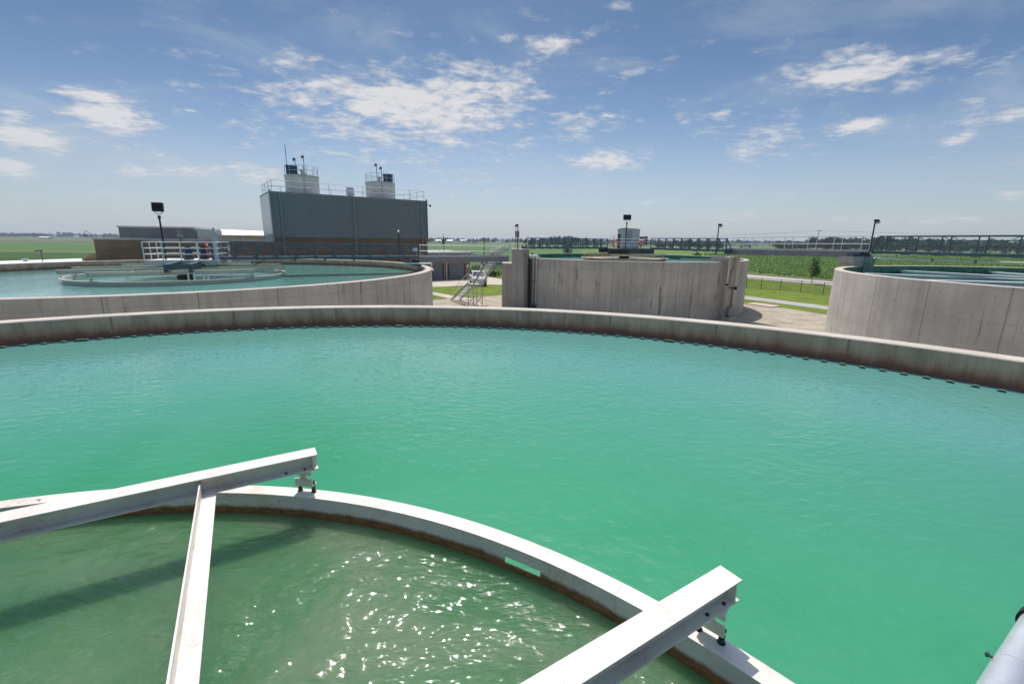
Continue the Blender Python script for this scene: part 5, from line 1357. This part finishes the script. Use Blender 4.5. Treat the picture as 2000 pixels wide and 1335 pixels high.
# ------------------------------------------------------------------ light and sky
HAZE = .00022
SUN_EL, SUN_AZ = R_(60), R_(-8)
sd_ = V((math.sin(SUN_AZ)*math.cos(SUN_EL), math.cos(SUN_AZ)*math.cos(SUN_EL), math.sin(SUN_EL)))
sl_ = bpy.data.lights.new('sun', 'SUN'); sl_.energy = 3.3; sl_.angle = R_(.5); sl_.color = (1, .965, .91)
so = bpy.data.objects.new('sun', sl_); COL.objects.link(so); so.rotation_euler = (-sd_).to_track_quat('-Z', 'Y').to_euler(); so.location = (0, 0, 60)
w = bpy.data.worlds.new('World'); sc.world = w; w.use_nodes = True
nt = w.node_tree; N, L = nt.nodes, nt.links
bg = N['Background']; bg.inputs['Strength'].default_value = .13
def node(typ, **kw):
    o = N.new(typ)
    for k, v in kw.items(): setattr(o, k, v)
    return o
def put(s, x):
    if isinstance(x, (int, float)): s.default_value = x
    elif isinstance(x, tuple): s.default_value = x if len(x) == len(s.default_value) else x+(1,)
    else: L.new(x, s)
def mth(op, a, b=0., c=0.):
    o = node('ShaderNodeMath', operation=op); put(o.inputs[0], a); put(o.inputs[1], b); put(o.inputs[2], c); return o.outputs[0]
def vm(op, a, b=(0, 0, 0)):
    o = node('ShaderNodeVectorMath', operation=op); put(o.inputs[0], a); put(o.inputs[1], b); return o.outputs['Value'] if op in ('LENGTH', 'DOT_PRODUCT') else o.outputs[0]
def mixc(f, a, b):
    o = node('ShaderNodeMix', data_type='RGBA'); put(o.inputs['Factor'], f); put(o.inputs[6], a); put(o.inputs[7], b); return o.outputs[2]
def mr(x, a, b, c=0., d=1.):
    o = node('ShaderNodeMapRange'); o.interpolation_type = 'SMOOTHSTEP'; put(o.inputs['Value'], x)
    for i, k in (('From Min', a), ('From Max', b), ('To Min', c), ('To Max', d)): o.inputs[i].default_value = k
    return o.outputs['Result']
def nz(v, s, d=6, r=.6, dist=0.):
    o = node('ShaderNodeTexNoise'); put(o.inputs['Vector'], v); o.inputs['Scale'].default_value = s; o.inputs['Detail'].default_value = d; o.inputs['Roughness'].default_value = r; o.inputs['Distortion'].default_value = dist
    return o.outputs['Fac']
sky = node('ShaderNodeTexSky'); sky.sky_type = 'NISHITA'; sky.sun_disc = False; sky.sun_elevation = SUN_EL; sky.sun_rotation = SUN_AZ
sky.altitude = 200; sky.air_density = 1.0; sky.dust_density = 1.3; sky.ozone_density = 1.6
tc = node('ShaderNodeTexCoord').outputs['Generated']
sx_ = node('ShaderNodeSeparateXYZ'); L.new(tc, sx_.inputs[0]); X, Y, Z = sx_.outputs
az = mth('ARCTAN2', X, Y); el = mth('ARCSINE', Z)
cb = node('ShaderNodeCombineXYZ'); L.new(az, cb.inputs[0]); L.new(el, cb.inputs[1]); AE = cb.outputs[0]
zz_ = mth('ADD', mth('MAXIMUM', Z, .0), .11)
pc = node('ShaderNodeCombineXYZ'); put(pc.inputs[0], mth('DIVIDE', X, zz_)); put(pc.inputs[1], mth('DIVIDE', Y, zz_)); PL = pc.outputs[0]
def azel(u, v):
    d = ray(u, v).normalized(); return math.atan2(d.x, d.y), math.asin(d.z)
# cloud fields: centre and half size (photo survey), weight
CL = [(800, 205, 230, 62, 1.0), (930, 175, 150, 55, .75), (660, 225, 120, 55, .55), (790, 262, 260, 34, .62), (545, 175, 90, 30, .55), (540, 130, 50, 18, .45), (480, 215, 70, 18, .40), (1650, 145, 130, 30, 1.0), (1760, 160, 60, 20, .7), (1840, 115, 90, 30, .42), (1940, 125, 80, 22, .42), (1960, 225, 90, 18, .65), (1905, 205, 40, 14, .5), (1670, 245, 62, 18, .95), (1870, 275, 40, 14, .85), (1490, 278, 75, 40, .62), (1385, 230, 80, 30, .5), (1140, 235, 90, 28, .62), (1170, 315, 95, 22, .85), (1080, 88, 52, 22, .95), (1150, 65, 40, 14, .4), (995, 70, 20, 12, .55), (1235, 130, 60, 18, .45), (1290, 140, 20, 10, .5), (210, 228, 75, 28, 1.15), (185, 188, 70, 18, .95), (55, 268, 90, 26, 1.15), (25, 232, 45, 18, .9), (25, 325, 55, 18, 1.05), (210, 285, 60, 16, .45), (380, 335, 85, 22, .8), (265, 335, 40, 14, .6), (500, 340, 90, 26, .65), (230, 380, 60, 16, .5), (640, 118, 45, 12, .42), (370, 218, 40, 12, .45), (760, 300, 220, 30, .45), (900, 345, 180, 22, .40), (1000, 375, 200, 20, .38), (1540, 385, 40, 10, .7), (1440, 425, 120, 14, .5), (1600, 430, 160, 14, .5), (1850, 428, 90, 14, .6), (1965, 382, 40, 12, .65), (1250, 395, 80, 12, .4), (1990, 320, 30, 10, .5), (1220, 8, 30, 10, .5), (350, 320, 300, 20, .32), (1120, 265, 60, 22, .4), (690, 165, 60, 26, .5)]
tot = None
for u, v, a, b, wt in CL:
    A, Eh = azel(u, v); A2, _ = azel(u+a, v); _, E2_ = azel(u, v-b)
    q = vm('MULTIPLY', vm('SUBTRACT', AE, (A, Eh, 0.)), (1/max(.004, abs(A2-A)), 1/max(.004, abs(E2_-Eh)), 0.))
    d = vm('DOT_PRODUCT', q, q)
    g = mth('MULTIPLY', mth('EXPONENT', mth('MULTIPLY', d, -.85)), wt)
    tot = g if tot is None else mth('MAXIMUM', tot, g)
wr = vm('ADD', PL, vm('MULTIPLY', nz(PL, 1.3, 3), (.25, .25, 0)))
n1 = nz(vm('MULTIPLY', wr, (.9, 1.2, 1)), 5.0, 9, .62, .35)
n2 = nz(wr, 14.0, 6, .6, .2)
n3 = nz(vm('MULTIPLY', AE, (8, 26, 1)), 1.6, 6, .6, .3)
fld = mth('ADD', mth('ADD', mth('MULTIPLY', n1, .46), mth('MULTIPLY', n2, .34)), mth('MULTIPLY', n3, .40))   # ~ .57 mean
dens = mth('SUBTRACT', mth('ADD', mth('MULTIPLY', tot, .46), mth('MULTIPLY', mth('SUBTRACT', fld, .6), 1.55)), .085)
cov = mr(dens, 0., .36)
thick = mr(dens, .06, .40)
veil = mth('MULTIPLY', mr(nz(vm('MULTIPLY', AE, (2.2, 7, 1)), 1.2, 6, .6, .6), .46, .74), mr(el, .75, .12))
up1 = mr(el, -.02, .46); up2 = mr(el, .50, 1.0)
tint = mixc(up1, (.54, .57, .63), (.262, .345, .405)); tint = mixc(up2, tint, (1.45, 1.38, 1.34))  # sky above the view brightened to add ambient fill
tm = node('ShaderNodeMix', data_type='RGBA', blend_type='MULTIPLY'); tm.inputs['Factor'].default_value = 1; L.new(sky.outputs[0], tm.inputs[6]); L.new(tint, tm.inputs[7])
base = mixc(mth('MULTIPLY', veil, .46), tm.outputs[2], (3.3, 3.6, 4.0))
lowh = mr(el, .26, -.02)
base = mixc(mth('MULTIPLY', lowh, .60), base, (3.10, 3.60, 4.08))
ccol = mixc(thick, (3.6, 3.72, 3.95), (4.75, 4.65, 4.65))
hz = mr(el, .02, .22, .50, 1.)
out = mixc(mth('MULTIPLY', mth('MULTIPLY', cov, hz), .88), base, ccol)
L.new(out, bg.inputs['Color'])
vs_ = sc.view_settings; vs_.view_transform = 'Standard'; vs_.look = 'None'; vs_.exposure = .35; vs_.gamma = 1
sc.cycles.use_denoising = True
sc.cycles.max_bounces = 6; sc.cycles.sample_clamp_indirect = 8

# ------------------------------------------------------------------ the air
hz_ = NT('haze_air'); hz_.N.remove(hz_.b)
pv = hz_.n('ShaderNodeVolumePrincipled'); pv.inputs['Color'].default_value = (.74, .86, 1., 1); pv.inputs['Density'].default_value = HAZE; pv.inputs['Anisotropy'].default_value = .2
hz_.L.new(pv.outputs[0], hz_.N['Material Output'].inputs['Volume'])
hb = MB().box(-2600, -400, -1, 2600, 2600, 18).build('haze', hz_.m); hb['kind'] = 'stuff'; hb['label'] = 'thin blue summer haze over the fields'; hb['category'] = 'haze'
